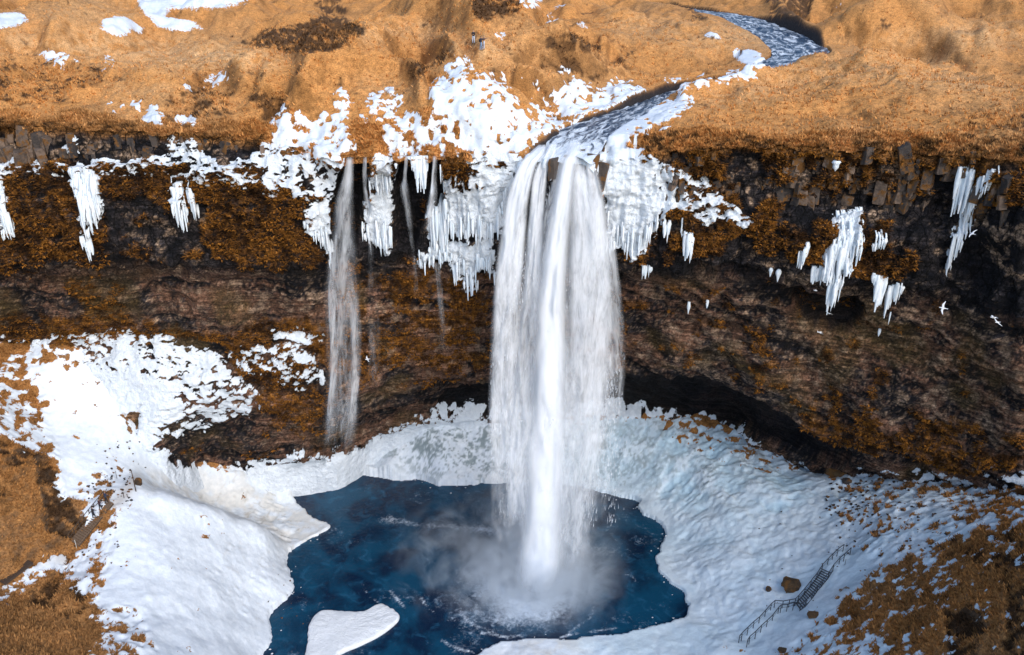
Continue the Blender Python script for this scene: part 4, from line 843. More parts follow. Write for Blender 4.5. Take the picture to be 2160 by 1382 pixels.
ice_curtain([(364,394),(386,392),(391,440),(387,488),(374,478),(368,430)], 'narrow pair-forming ice streak on dark moss, the longer of the two')
ice_curtain([(397,404),(409,405),(413,450),(404,462)], 'narrow short ice streak on dark moss, just right of a longer one')
ice_curtain([(640,470),(672,440),(695,425),(697,500),(694,548),(682,520),(655,505)], 'ragged icicle curtain bordering the widest thin waterfall')
ice_curtain([(790,330),(812,326),(835,332),(830,375),(815,402),(784,402),(776,372),(788,362)], 'upper tier of frozen ice right of the narrow thread of water')
ice_curtain([(786,405),(826,400),(829,470),(827,520),(812,530),(786,514),(762,497),(764,470),(776,422)], 'broad lower ice curtain with a rounded foot right of the narrow thread of water')
ice_curtain([(866,322),(903,326),(898,370),(888,398),(876,390)], 'pointed wedge of ice between two trickles')
ice_curtain([(905,440),(941,425),(945,510),(930,532),(906,525)], 'ice curtain below the short stepped trickle')
ice_curtain([(930,350),(945,400),(1000,395),(1068,385),(1052,470),(1048,505),(1000,498),(950,500),(938,450)], 'biggest frozen ice wall, just left of the main waterfall')
ice_curtain([(875,515),(882,532),(940,515),(1000,505),(1045,498),(1043,600),(1030,570),(1003,566),(1005,602),(990,622),(978,578),(958,582),(955,545),(900,550),(878,556)], 'ice shelf with hanging points under the biggest ice wall')
ice_curtain([(1283,430),(1340,425),(1388,420),(1387,480),(1366,500),(1350,530),(1322,537),(1314,502),(1300,522),(1286,532)], 'thick icicle fringe on the cliff just right of the main waterfall')
ice_curtain([(1242,500),(1262,498),(1264,540),(1252,580),(1245,545)], 'single ice tooth seen through the right veil of the main waterfall')
ice_curtain([(1434,484),(1459,486),(1456,528),(1443,540)], 'small icicle clump beyond the snowy right shoulder')
ice_curtain([(1398,470),(1412,470),(1410,492),(1402,500)], 'tiny icicle clump just right of the thick icicle fringe')
ice_curtain([(1350,562),(1374,560),(1372,566),(1362,582),(1356,568)], 'small ice spikes low on the wall right of the main waterfall')
ice_curtain([(1840,510),(1858,508),(1866,518),(1838,522)], 'small ice blob on golden moss right of the largest icicle cluster')
ice_curtain([(1762,450),(1815,444),(1813,500),(1802,540),(1790,572),(1757,592),(1735,586),(1738,522),(1760,502)], 'largest white icicle cluster on the right cliff above the dark hollow')
ice_curtain([(1746,588),(1776,584),(1764,622),(1751,662),(1745,632)], 'tapering ice fang hanging into the dark hollow')
ice_curtain([(1693,512),(1704,512),(1701,545),(1688,560),(1682,545)], 'little ice streak left of the largest right icicle cluster')
ice_curtain([(1712,560),(1733,563),(1730,592),(1713,596)], 'stubby icicle row at the roof of the dark hollow')
ice_curtain([(1835,578),(1870,585),(1864,640),(1856,658),(1846,612)], 'left fang of the icicle pair right of the dark hollow')
ice_curtain([(1873,602),(1904,610),(1888,640),(1874,670),(1868,640)], 'right fang of the icicle pair right of the dark hollow')
ice_curtain([(2022,352),(2052,352),(2058,392),(2045,440),(2026,440),(2022,400)], 'upper snow-white ice mass near the right border')
ice_curtain([(2075,372),(2105,350),(2090,395),(2066,430),(2045,470),(2030,500),(2016,545),(2003,578),(1997,570),(2010,510),(2030,450)], 'long slanting ribbon of ice near the right border')
for x, a, b, r_, lb in ((1622,568,588,.16,'tiny icicle, left one of two under the dark right ledge'), (1639,572,600,.2,'slightly longer icicle, right one of two under the dark right ledge'), (1451,628,656,.15,'lone thin icicle low on the wall right of the falls'), (1489,624,643,.15,'lone short icicle next to a longer thin one low on the wall'), (1853,690,708,.14,'tiny icicle below the pair of ice fangs'), (1758,330,352,.3,'little ice patch among the pale basalt blocks')):
    V, F = icicle_vf(x, a, b, r_ * 1.5, .35); tag(new_obj('icicle', mesh_from('icicle', V, F, M_ICE, True)), lb, 'icicle', 'single icicles on the right wall')

# ================================================================== rocks
import bmesh
def rock_mesh(name, sz, mat, seed, boxy=.5, npt=16, detail=False):
    rr = np.random.default_rng(seed); bm = bmesh.new()
    if boxy >= .75:
        for cx_ in (-1, 1):
            for cy_ in (-1, 1):
                for cz_ in (-1, 1):
                    c0 = np.array([cx_, cy_, cz_]) * (.5 + rr.uniform(-.1, .04, 3)); ch = rr.uniform(.05, .16)
                    for ax in range(3):
                        q = c0.copy(); q[ax] -= np.sign(q[ax]) * ch * rr.uniform(.6, 1.4); bm.verts.new(Vector(q * np.array(sz)))
        npt = 0
    for _ in range(npt):
        v = rr.normal(size=3); v /= np.linalg.norm(v); m = np.abs(v).max(); v = v * (1 - boxy) + v / m * boxy * .8
        bm.verts.new(Vector(v * .5 * np.array(sz) * rr.uniform(.88, 1.05)))
    bmesh.ops.convex_hull(bm, input=bm.verts[:]); bmesh.ops.delete(bm, geom=[v for v in bm.verts if not v.link_faces], context='VERTS')
    me = bpy.data.meshes.new(name); bm.to_mesh(me); bm.free(); me.materials.append(mat); return me
def rock_mat(name, a, b, sc=2.0, moss=True):
    t = NT(name); P = t.pos(); n = t.noise(P, sc, 6, .65); n2 = t.noise(P, sc * 6, 4, .6); oi = t.add('ShaderNodeObjectInfo').outputs['Random']
    c = t.mix(t.ramp(t.math('ADD', t.math('MULTIPLY', n, .8), t.math('MULTIPLY', oi, .3)), .3, .85), a, b); c = t.mix(t.ramp(n2, .55, .75, 0, .6), c, (.015, .013, .014)); n4 = t.noise(P, .9, 5, .65)
    if moss: c = t.mix(t.ramp(n4, .5, .58), c, (.16, .07, .015))
    t.l.new(c, t.b.inputs['Base Color']); t.b.inputs['Roughness'].default_value = .9; t.l.new(t.bump(t.math('ADD', n2, n), .7, .15), t.b.inputs['Normal']); return t.m
M_BAS = rock_mat('basalt', (.018, .016, .017), (.10, .075, .06)); M_BASL = rock_mat('pale_basalt', (.05, .037, .03), (.26, .18, .13)); M_MOSSY = rock_mat('mossy_rock', (.02, .015, .01), (.13, .07, .025), 3.0)
BASM = [rock_mesh('rock', (1, .8, 1.3), M_BAS, 100 + k, .75, 14) for k in range(8)]; BASL = [rock_mesh('rock', (1, .8, 1.35), M_BASL, 120 + k, .8, 14) for k in range(6)]
SNR = [rock_mesh('ice_lump', (1.1, 1, 1), M_ICE, 140 + k, .2, 36) for k in range(4)]
for m_ in SNR: m_.polygons.foreach_set('use_smooth', np.ones(len(m_.polygons), bool))
cnt = 0
for x0, x1, y0, y1, n, pl, smin, smax in ((-10,105,285,340,26,.7,1.0,2.2), (105,560,282,338,26,.2,.5,1.4), (1400,1640,322,425,28,.2,.4,1.4), (1640,1960,318,430,64,.45,.45,2.0), (2040,2170,370,470,22,.5,.8,1.6), (1960,2060,325,360,12,.5,.8,1.4)):
    for _ in range(n):
        x, y = rng.uniform(x0, x1), rng.uniform(y0, y1); s = rng.uniform(smin, smax)
        o = new_obj('rock', (BASL if rng.random() < pl else BASM)[rng.integers(0, 6)], None); p = cliff_pt(x, y, -.22 * s); o.location = p
        o.scale = (s * rng.uniform(.45, 1.0), s * .8, s * rng.uniform(.6, 1.5)); o.rotation_euler = (rng.normal(0, .12), rng.normal(0, .13), rng.normal(0, .5)); o.parent = cliff; cnt += 1
for px, py, Y, sx, sy, sz_, mt in ((1150,336,4.3,.9,1.0,2.2,0),(1168,342,4.0,1.5,1.0,2.4,1),(1248,334,4.2,1.6,1.2,2.6,1),(1266,352,4.6,1.6,1.0,3.2,1),(1118,326,5.2,1.4,1.4,1.6,0),(1226,318,5.4,1.3,1.2,.9,1),(1198,330,4.6,.8,.8,1.0,1),(1300,300,8.0,1.6,1.0,.7,1),(1100,342,5.4,1.4,1.2,1.8,0),(1268,322,5.6,2.2,1.6,1.5,0),(1290,330,5.2,2.4,1.4,2.0,0)):
    o = new_obj('rock', (BASM if mt else SNR)[rng.integers(0, 4)], cliff); o.location = unproj_y(px, py, Y) - np.array([0, 0, sz_ * .3]); o.scale = (sx, sy, sz_ * .8); o.rotation_euler = (rng.normal(0, .15), rng.normal(0, .15), rng.uniform(0, 3))
# boulders in the bowl
def boulder(px, py, sz, label, mat, seed, sink=.3, rz=0, z0=None):
    p = basin_at(px, py); me = rock_mesh('boulder', sz, mat, seed, .35, 40)
    md = bmesh.new(); md.from_mesh(me); bmesh.ops.subdivide_edges(md, edges=md.edges[:], cuts=1, use_grid_fill=True)
    V = np.array([v.co for v in md.verts]); off = (fbm(V, 1.6, 3, seed) - .5) * .35 * min(sz)
    for v, o_ in zip(md.verts, off): v.co += v.normal * float(o_)
    md.to_mesh(me); md.free(); o = new_obj('boulder', me); o.location = (p[0], p[1], p[2] + sz[2] * (.5 - sink)); o.rotation_euler = (0, 0, rz)
    tag(o, label, 'boulder', 'boulders in the bowl'); return o
boulder(1668, 1240, (2.8, 2.2, 2.0), 'big brown mossy boulder in the ice left of the metal stairway', M_MOSSY, 5)
boulder(1621, 1246, (.8, .7, .9), 'small dark rock in the ice left of the big brown boulder', M_BAS, 6)
boulder(1716, 1300, (1.7, 1.2, .8), 'low brown rock on the snow edge below the metal stairway', M_MOSSY, 7, rz=.4)
boulder(1762, 1002, (3.6, 2.0, 1.8), 'long dark boulder at the head of the rubble gully under the right wall', M_MOSSY, 8, rz=-.7)
boulder(1785, 1018, (1.6, 1.3, 1.2), 'snow-dusted stone at the lower end of the long dark boulder', M_BAS, 9)
boulder(1650, 1373, (1.2, 1.0, .8), 'low brown rock near the foot of the metal stairway', M_MOSSY, 10)
boulder(293, 1022, (1.2, 1.0, 1.3), 'reddish rock beside the tall dark post on the snowy path', M_MOSSY, 11)
boulder(700, 1012 - 55, (1.4, 1.0, .8), 'icy rock at the back-left corner of the pool ledge', M_BAS, 12)
mb = MB(); base_r = [rock_mesh('r', (1, 1, .7), M_BAS, 300 + k, .3, 10) for k in range(6)]
RV_ = []
for me in base_r: RV_.append((np.array([v.co for v in me.vertices]), np.array([tuple(p.vertices) for p in me.polygons])))
for (x0, x1, y0, y1, n, s0, s1) in ((1740,1850,1020,1090,60,.25,.7), (1770,2000,1000,1040,70,.2,.6), (185,280,995,1075,60,.2,.55), (200,330,930,1010,25,.2,.5), (1760,2000,1060,1180,90,.2,.6), (560,640,1210,1330,10,.2,.4), (150,260,1080,1200,40,.2,.45), (1600,1850,1080,1300,24,.15,.35)):
    for _ in range(n):
        p = basin_at(rng.uniform(x0, x1), rng.uniform(y0, y1)); V, F = RV_[rng.integers(0, 6)]; s = rng.uniform(s0, s1); a = rng.uniform(0, 6.28)
        Rz = np.array([[math.cos(a), -math.sin(a), 0], [math.sin(a), math.cos(a), 0], [0, 0, 1]]); mb.add(V * s @ Rz.T * (1, rng.uniform(.6, 1), 1) + p + (0, 0, s * .1), F)
tag(mb.build('rubble', M_BAS), 'dark stones poking out of the snow', None, None, 'stuff')
# slush and broken ice along the shore
mb = MB()
for k in range(90):
    i = rng.integers(0, len(PW)); q = PW[i] + (ctr - PW[i]) / np.linalg.norm(ctr - PW[i]) * rng.normal(.35, .55) + rng.normal(0, .4, 2)
    if q[1] < -14: continue
    zz = 0.02 if in_poly(np.array([q[0]]), np.array([q[1]]), PW)[0] else basin_z(q[0], q[1]); V, F = RV_[rng.integers(0, 6)]; s = rng.uniform(.12, .5) * rng.uniform(.5, 1)
    mb.add(V * s * (1, rng.uniform(.6, 1), .55) + (q[0], q[1], zz + s * .06), F)
SLUSH = mb
# floating ice
M_SNOW = NT('floe_ice'); _t = M_SNOW; _P = _t.pos(); _n = _t.noise(_P, 1.2, 6, .6); _t.l.new(_t.mix(_t.ramp(_n, .35, .7), (.84, .86, .87), (.90, .92, .94)), _t.b.inputs['Base Color']); _t.b.inputs['Roughness'].default_value = .6
_t.l.new(_t.bump(_t.math('ADD', _n, _t.noise(_P, 4, 5, .6)), .6, .25), _t.b.inputs['Normal']); M_SNOW = _t.m
FL = smooth_curve([(640,1400),(648,1362),(650,1340),(655,1312),(672,1292),(692,1288),(730,1290),(770,1289),(800,1275),(822,1281),(843,1300),(832,1316),(800,1340),(760,1360),(715,1380),(690,1410),(640,1400)], 160)[:-1]
fw = unproj_z(FL[:, 0], FL[:, 1], .3)[:, :2]; fw += (fbm(np.column_stack([fw, 0 * fw[:, :1]]), .9, 3, 91) - .5)[:, None] * .5; fc = fw.mean(0)
rings = []; n = len(fw)
for sc_, z in ((.96, -.5), (1.0, -.05), (1.0, .25), (.985, .42), (.95, .5), (.88, .55), (.75, .6), (.55, .62), (.3, .62), (.08, .62)):
    q = fc + (fw - fc) * sc_; zz = z + ((fbm(np.column_stack([q, np.zeros(n)]), .6, 3, 92) - .5) * .35 + (vnoise(np.column_stack([q, np.zeros(n)]), 1.6, 93) - .5) * .14) * (z > .3); rings.append(np.column_stack([q, zz]))
V = np.vstack(rings + [np.array([[fc[0], fc[1], .62]])]); F = [(k * n + i, k * n + (i + 1) % n, (k + 1) * n + (i + 1) % n, (k + 1) * n + i) for k in range(len(rings) - 1) for i in range(n)]
T = [((len(rings) - 1) * n + i, (len(rings) - 1) * n + (i + 1) % n, len(rings) * n) for i in range(n)]
tag(SLUSH.build('slush', M_SNOW, None), 'broken lumps of ice and slush along the pool edge', None, None, 'stuff')
tag(new_obj('ice_floe', mesh_from('ice_floe', V, [np.array(F), np.array(T)], M_SNOW, True)), 'white slab of ice jutting into the front of the pool', 'ice floe')

# ================================================================== stairs and posts
M_STEEL = simple_mat('dark_railing_metal', (.035, .045, .06), .5, .2); M_TREAD = simple_mat('metal_tread', (.05, .06, .075), .55, .2)
M_WOOD = simple_mat('weathered_wood', (.20, .13, .08), .85, .3); M_WOODD = simple_mat('dark_wood', (.07, .045, .03), .9, .3); M_POLE = simple_mat('pale_pole', (.6, .58, .52), .6, .1)
def smooth1(v, k=5):
    v = np.array(v, float)
    for _ in range(k): v[1:-1] = .25 * v[:-2] + .5 * v[1:-1] + .25 * v[2:]
    return v
def zline(pts):
    """ground points under a line traced at foot height, heights evened out"""
    P = np.array([basin_at(*p) for p in pts]); P[:, 2] = smooth1(P[:, 2], 4) + .12; return P
def Z2(x, y): return (1540 + x * .1823, 1130 + y * .1823)
LT = [(98,1172),(127,1145),(195,1078),(265,1000),(332,938),(400,865),(465,795),(508,760),(600,772),(675,758),(742,745),(780,708),(855,618),(925,530),(995,440),(1057,345),(1125,262),(1178,212),(1232,172),(1303,112)]
RT = [(190,1218),(215,1190),(285,1125),(350,1052),(420,980),(487,910),(552,832),(578,820),(650,808),(722,795),(805,800),(868,755),(938,670),(1000,590),(1060,520),(1130,430),(1185,345),(1258,262),(1310,225),(1385,150)]
stair = tag(empty('metal_stairway', basin_at(*Z2(780, 830))), 'dark metal stairway with railings descending over the ice right of the pool', 'stairs'); so_ = np.array(stair.location)
def railing(top, h=1.02, off=75, posts=None):
    B = zline([Z2(x, y + off) for x, y in top]) - so_
    # straighten the plan of the line a little
    rail = MB(); mid = MB()
    for a, b in zip(B[:-1], B[1:]):
        u = np.array([0, 0, h]); rail.bar(a + u, b + u, .06); mid.bar(a + u * .55, b + u * .55, .022)
    rail.build('handrail', M_STEEL, stair); mid.build('lower_rail', M_STEEL, stair)
    for p in B: MB().bar(p + (0, 0, -.35), p + (0, 0, h), .05).build('post', M_STEEL, stair)
    return B
BL = railing(LT); BR = railing(RT)
def lerp_line(B, t):
    s = np.concatenate([[0], np.cumsum(np.linalg.norm(np.diff(B, axis=0), axis=1))]); u = t * s[-1]; return np.array([np.interp(u, s, B[:, k]) for k in range(3)])
sl_, sr_ = BL[10:16], BR[10:17]
strL, strR = MB(), MB()
for a, b in zip(sl_[:-1], sl_[1:]): strL.bar(a, b, .06)
for a, b in zip(sr_[:-1], sr_[1:]): strR.bar(a, b, .06)
strL.build('stringer', M_STEEL, stair); strR.build('stringer', M_STEEL, stair)
for k in range(19):
    a, b = lerp_line(sl_, (k + .5) / 19), lerp_line(sr_, (k + .5) / 19); z = (a[2] + b[2]) / 2; a[2] = b[2] = z + .1; d = b - a; L = np.linalg.norm(d); d /= L; s_ = np.array([-d[1], d[0], 0])
    V = np.array([a - s_*.075, b - s_*.075, b + s_*.075, a + s_*.075]); V = np.vstack([V - (0,0,.03), V + (0,0,.03)])
    new_obj('tread', mesh_from('tread', V, np.array([(3,2,1,0),(4,5,6,7),(0,1,5,4),(1,2,6,5),(2,3,7,6),(3,0,4,7)]), M_TREAD, False), stair)
# wooden stairs on the left bank
def wood_stairs(foot, head, n, width, label, rail, mat):
    a, b = basin_at(*foot), basin_at(*head); e = tag(empty('wooden_steps', a), label, 'stairs'); d = b - a; dh = d[:2] / np.linalg.norm(d[:2]); s_ = np.array([-dh[1], dh[0], 0]) * width / 2
    for sgn in (-1, 1): MB().bar(sgn * s_ + (0, 0, .1), d + sgn * s_ + (0, 0, .1), .09).build('stringer', M_WOODD, e)
    for k in range(n):
        c_ = d * (k + .5) / n + (0, 0, .22); f = np.array([dh[0], dh[1], 0]) * .13
        V = np.array([c_ - s_ - f, c_ + s_ - f, c_ + s_ + f, c_ - s_ + f]); V = np.vstack([V - (0,0,.05), V + (0,0,.05)])
        new_obj('step', mesh_from('step', V, np.array([(3,2,1,0),(4,5,6,7),(0,1,5,4),(1,2,6,5),(2,3,7,6),(3,0,4,7)]), mat, False), e)
    if rail:
        m = max(4, n // 3)
        for k in range(m + 1):
            p = d * k / m + s_ * 1.1; MB().bar(p, p + (0, 0, 1.25), .045).build('post', M_WOODD, e)
        for i, hh in enumerate((1.2, .65)): MB().bar(s_ * 1.1 + (0, 0, hh), d + s_ * 1.1 + (0, 0, hh), .045).build('handrail', M_WOODD, e)
    return e, a, d, s_
ws = wood_stairs((158,1152), (232,1062), 21, 1.7, 'wooden steps with a handrail climbing the snowy left bank', True, M_WOOD)
wood_stairs((2,1232), (62,1188), 16, 1.6, 'dark wooden steps without railing at the left border, below the snowy path', False, M_WOODD)
def post(px, py, h, r, label, mat, name='post'):
    p = basin_at(px, py); o = MB().bar((0, 0, -.3), (0, 0, h), r, r * .8, n=8).bar((0, 0, h), (0, 0, h + .04), r * 1.25, n=8).build(name, mat, None, True); o.location = p; tag(o, label, 'post', 'posts along the path'); return o
post(287, 1037, 3.1, .07, 'tall dark post standing on the snowy path near the reddish rock', M_WOODD); post(247, 1010, 1.1, .035, 'thin leaning stick left of the tall dark post', M_WOODD)
post(262, 1051, .6, .05, 'short dark stake at the top of the wooden steps, left of two', M_WOODD); post(269, 1049, .4, .05, 'short dark stake at the top of the wooden steps, right of two', M_WOODD)
post(163, 1160, 1.3, .04, 'pale thin pole at the foot of the wooden steps', M_POLE); post(106, 1184, .9, .03, 'thin stake on the muddy part of the snowy path', M_WOODD); post(1782, 1192, .8, .035, 'small stake in the snow right of the metal stairway head', M_STEEL)

# ================================================================== people
SKIN = simple_mat('skin', (.45, .26, .18), .6, .1); HAIRM = simple_mat('dark_hair', (.02, .014, .01), .7, .2)
def cloth(name, c): return simple_mat(name, c, .85, .15, 8)
def person(label, loc, rz, top, legs, shoes, arms='down', hat=None, step_=.0, backpack=None, group=None, h=1.76):
    J = {'pel': (0,0,.95,.135), 'spine': (0,-.01,1.15,.125), 'chest': (0,0,1.36,.15), 'neck': (0,.01,1.5,.06), 'head0': (0,.02,1.58,.075), 'head': (0,.025,1.68,.098), 'crown': (0,.02,1.75,.07)}
    B = [('pel','spine','t'),('spine','chest','t'),('chest','neck','t'),('neck','head0','s'),('head0','head','s'),('head','crown','h')]
    for s, sg in (('l', -1), ('r', 1)):
        st = step_ * sg
        J.update({'hip'+s: (sg*.1,0,.88,.105), 'kn'+s: (sg*.11,.03+st*.5,.49,.068), 'an'+s: (sg*.115,st,.09,.045), 'to'+s: (sg*.13,st+.16,.04,.038), 'sh'+s: (sg*.185,0,1.42,.07)})
        if arms == 'down': E, W = (sg*.25,-.02,1.14,.045), (sg*.25,.06,.9,.034)
        elif arms == 'front': E, W = (sg*.24,.06,1.16,.046), (sg*.07,.25,1.2,.034)
        elif arms == 'point' and s == 'r': E, W = (.36,.18,1.38,.045), (.42,.44,1.42,.032)
        elif arms == 'point': E, W = (-.24,.12,1.18,.046), (-.02,.36,1.32,.034)
        else: E, W = (sg*.27,.1,1.18,.045), (sg*.22,.34,1.05,.034)
        d = np.array(W[:3]) - np.array(E[:3]); d /= np.linalg.norm(d); H = tuple(np.array(W[:3]) + d * .11) + (.03,)
        J.update({'el'+s: E, 'wr'+s: W, 'ha'+s: H})
        B += [('pel','hip'+s,'l'),('hip'+s,'kn'+s,'l'),('kn'+s,'an'+s,'l'),('an'+s,'to'+s,'f'),('chest','sh'+s,'t'),('sh'+s,'el'+s,'t'),('el'+s,'wr'+s,'t'),('wr'+s,'ha'+s,'s')]
        for q in range(5):      # fingers and thumb
            side_ = np.cross(d, [0, 0, 1.0]) if abs(d[2]) < .8 else np.array([0, 1.0, 0]); side_ = side_ / np.linalg.norm(side_)
            o_ = side_ * (q - 1.5) * .018 if q < 4 else side_ * -.05; Ln = (.07, .085, .08, .062, .035)[q]
            J[f'f{s}{q}'] = tuple(np.array(H[:3]) + o_ + d * Ln + np.array([0, 0, -.01])) + (.009,); B.append(('ha'+s, f'f{s}{q}', 's'))
    J['nose'] = (0, .125, 1.655, .014); B.append(('head', 'nose', 's'))
    keys = list(J); me = bpy.data.meshes.new('person'); me.from_pydata([J[k][:3] for k in keys], [(keys.index(a), keys.index(b)) for a, b, _ in B], [])
    o = bpy.data.objects.new('person', me); COL.objects.link(o)
    m = o.modifiers.new('s', 'SKIN'); sv = me.skin_vertices[0].data
    for i, k in enumerate(keys): sv[i].radius = (J[k][3],) * 2; sv[i].use_root = (k == 'pel')
    s2 = o.modifiers.new('d', 'SUBSURF'); s2.levels = 1; s2.render_levels = 1
    dg = bpy.context.evaluated_depsgraph_get(); dg.update(); ev = bpy.data.meshes.new_from_object(o.evaluated_get(dg)); o.modifiers.clear(); o.data = ev
    ev.materials.clear(); mats = {'t': top, 'l': legs, 'f': shoes, 's': SKIN, 'h': hat or HAIRM}; order = ['t', 'l', 'f', 's', 'h']
    for k in order: ev.materials.append(mats[k])
    for p in ev.polygons:
        c_ = np.array(p.center); best = 1e9; bi = 't'
        for a, b, k in B:
            A_, B2 = np.array(J[a][:3]), np.array(J[b][:3]); ab = B2 - A_; t_ = np.clip(np.dot(c_ - A_, ab) / np.dot(ab, ab), 0, 1); dd = np.linalg.norm(c_ - A_ - ab * t_)
            if dd < best: best, bi = dd, k
        if bi == 's' and c_[2] > 1.6 and (c_[1] < .01 or c_[2] > 1.73): bi = 'h'
        p.material_index = order.index(bi); p.use_smooth = True
    o.location = loc; o.rotation_euler = (0, 0, rz); o.scale = (h / 1.8,) * 3
    tag(o, label, 'person', group)
    for sg in (-1, 1):
        mb = MB(); V, Q = box_vf(sg * .036, .113, 1.69, .02, .012, .012); mb.add(V, Q); mb.build('eye', HAIRM, o)
    if backpack: 
        me2 = rock_mesh('backpack', (.34, .22, .5), backpack, 900, .7, 30); b = new_obj('backpack', me2, o); b.location = (0, -.2, 1.24)
    return o
M_BLKJ, M_NAVY, M_LJEAN, M_BJEAN, M_SHOE, M_REDB, M_TAN, M_GREYJ = cloth('black_jacket', (.02, .018, .022)), cloth('navy_jacket', (.025, .035, .07)), cloth('pale_jeans', (.5, .56, .68)), cloth('blue_jeans', (.22, .33, .5)), cloth('dark_shoes', (.03, .025, .02)), cloth('maroon_coat', (.05, .02, .025)), cloth('tan_jacket', (.35, .2, .13)), cloth('dark_trousers', (.02, .022, .03))
def plat_at(px, py):
    k = np.argmin((PLAT_FX - px) ** 2 + (PLAT_FY - py) ** 2 + (PLAT_SR < 3) * 1e6); return Pp.reshape(-1, 3)[k].copy()
person('standing hiker in black top and pale jeans looking down, farther back on the grassy ridge', plat_at(1000, 92), R(175), M_BLKJ, M_LJEAN, M_SHOE, 'front', group='hikers on the ridge', h=1.72)
person('hiker in navy jacket with dark backpack at the front of the grassy ridge', plat_at(1014, 107.5), R(-60), M_NAVY, M_BJEAN, M_SHOE, 'point', step_=.08, backpack=M_BLKJ, group='hikers on the ridge', h=1.8)
person('hiker in tan jacket half hidden behind the one with the backpack', plat_at(1020, 105.5), R(-75), M_TAN, M_LJEAN, M_SHOE, 'point', step_=-.06, group='hikers on the ridge', h=1.78)
e_, a_, d_, s__ = ws
for u, mt, lb, hh in ((.93, M_NAVY, 'visitor in navy jacket at the top of the wooden steps', 1.8), (.76, M_REDB, 'visitor in maroon coat on the wooden steps behind the first', 1.72), (.57, M_BLKJ, 'visitor in black jacket halfway up the wooden steps', 1.76)):
    person(lb, tuple(a_ + d_ * u + (0, 0, .3)), math.atan2(d_[1], d_[0]) - R(90), mt, M_GREYJ, M_SHOE, 'half', step_=.12, group='visitors on the wooden steps', h=hh)

# ================================================================== sea birds
M_BIRD = simple_mat('white_feathers', (.8, .8, .8), .7, .05); M_BIRDG = simple_mat('grey_feathers', (.42, .44, .47), .7, .1)
def bird(px, py, Y, label, rz, roll, flap, sz=1.0):
    e = tag(empty('seabird', unproj_y(px, py, Y), rz), label, 'bird', 'white sea birds near the cliff'); e.rotation_euler = (0, roll, rz); e.scale = (sz,) * 3
    prof = [(-.3, .02), (-.2, .055), (-.05, .085), (.1, .08), (.18, .05), (.23, .052), (.29, .04), (.33, .012)]; n = 8; V = []
    for y, r in prof: V += [(math.cos(a) * r, y, math.sin(a) * r + (.03 if y > .16 else 0)) for a in np.arange(n) * 2 * math.pi / n]
    F = [(k * n + i, k * n + (i + 1) % n, (k + 1) * n + (i + 1) % n, (k + 1) * n + i) for k in range(len(prof) - 1) for i in range(n)]
    new_obj('body', mesh_from('body', V, np.array(F), M_BIRD, True), e)
    for sg in (-1, 1):
        pts = [(.06, .1, -.1), (.3, .13, -.05), (.42, .1, -.06), (.75, -.06, -.12)]; zz = [0.02, .02 + flap * .2, .02 + flap * .24, .02 + flap * .12]; V = []
        for (x, f_, b_), z in zip(pts, zz): V += [(sg * x, f_, z), (sg * x, b_, z - .005), (sg * x, (f_ + b_) / 2, z + .02)]
        F = []
        for k in range(3): F += [(k*3, k*3+3, k*3+5, k*3+2), (k*3+2, k*3+5, k*3+4, k*3+1), (k*3+1, k*3+4, k*3+3, k*3)]
        new_obj('wing', mesh_from('wing', V, np.array(F), M_BIRDG if sz < 0 else M_BIRD, False), e)
    V = [(-.03, -.28, .01), (.03, -.28, .01), (.07, -.42, 0), (-.07, -.42, 0), (-.03, -.28, -.01), (.03, -.28, -.01)]
    new_obj('tail', mesh_from('tail', V, np.array([(0, 1, 2, 3), (3, 2, 5, 4)]), M_BIRDG, False), e)
    MB().bar((0, .32, .03), (0, .38, .015), .014, .006).build('beak', M_TAN, e)
for b in ((1989,650,-9,'sea bird with spread wings before the dark right wall, lone and tilted',R(60),-.6,.3,1.15), (2096,670,-13,'upper sea bird of the two flying together near the right border',R(80),.2,.5,1.0), (2104,680,-13,'lower sea bird of the two flying together near the right border',R(100),-.3,.2,.85),
          (1729,701,1,'sea bird gliding just below the dark hollow',R(95),.15,-.3,1.0), (1720,613,0,'small sea bird inside the dark hollow',R(60),.3,.5,.7), (1748,661,0,'sea bird under the tapering ice fang',R(20),.5,.3,.8),
          (775,758,5,'sea bird before the mossy wall right of the widest thin waterfall',R(110),-.2,.5,.9), (1098,888,-3,'sea bird against the left edge of the main waterfall',R(40),.6,.5,.8), (2051,493,-12,'sea bird by the upper right wall beside the slanting ice ribbon',R(30),-.5,.2,.8)): bird(*b)

# ================================================================== grass and moss tufts
def tuft_mat(name):
    t = NT(name); c = t.attr('base', True); t.l.new(c, t.b.inputs['Base Color']); t.b.inputs['Roughness'].default_value = .95; t.b.inputs['Specular IOR Level'].default_value = .15; return t.m
M_TUFT = tuft_mat('grass_blades')
def tufts(P, N, C, h0, h1, nb, lean, wd, down=0.0):
    n = len(P); V = np.zeros((n, nb, 3, 3)); Cc = np.zeros((n, nb, 3, 3))
    for b in range(nb):
        h = rng.uniform(h0, h1, n)[:, None]; a = rng.uniform(0, 2 * math.pi, n)
        L = np.column_stack([np.cos(a), np.sin(a), np.zeros(n)]); dirn = N * .6 + np.array([0, 0, 1.0 - 1.6 * down]) * .7 + L * lean; dirn /= np.linalg.norm(dirn, axis=1)[:, None]
        s = np.column_stack([-np.sin(a), np.cos(a), np.zeros(n)]) * (h * wd); o = L * h * .25
        V[:, b, 0] = P + o - s - N * .04; V[:, b, 1] = P + o + s - N * .04; V[:, b, 2] = P + o + dirn * h; k = rng.uniform(.6, 1.5, n)[:, None]
        Cc[:, b] = (C * k)[:, None, :]
    return V.reshape(-1, 3), Cc.reshape(-1, 3)
flat = lambda A: A.reshape(-1, A.shape[-1]) if A.ndim == 3 else A.ravel()
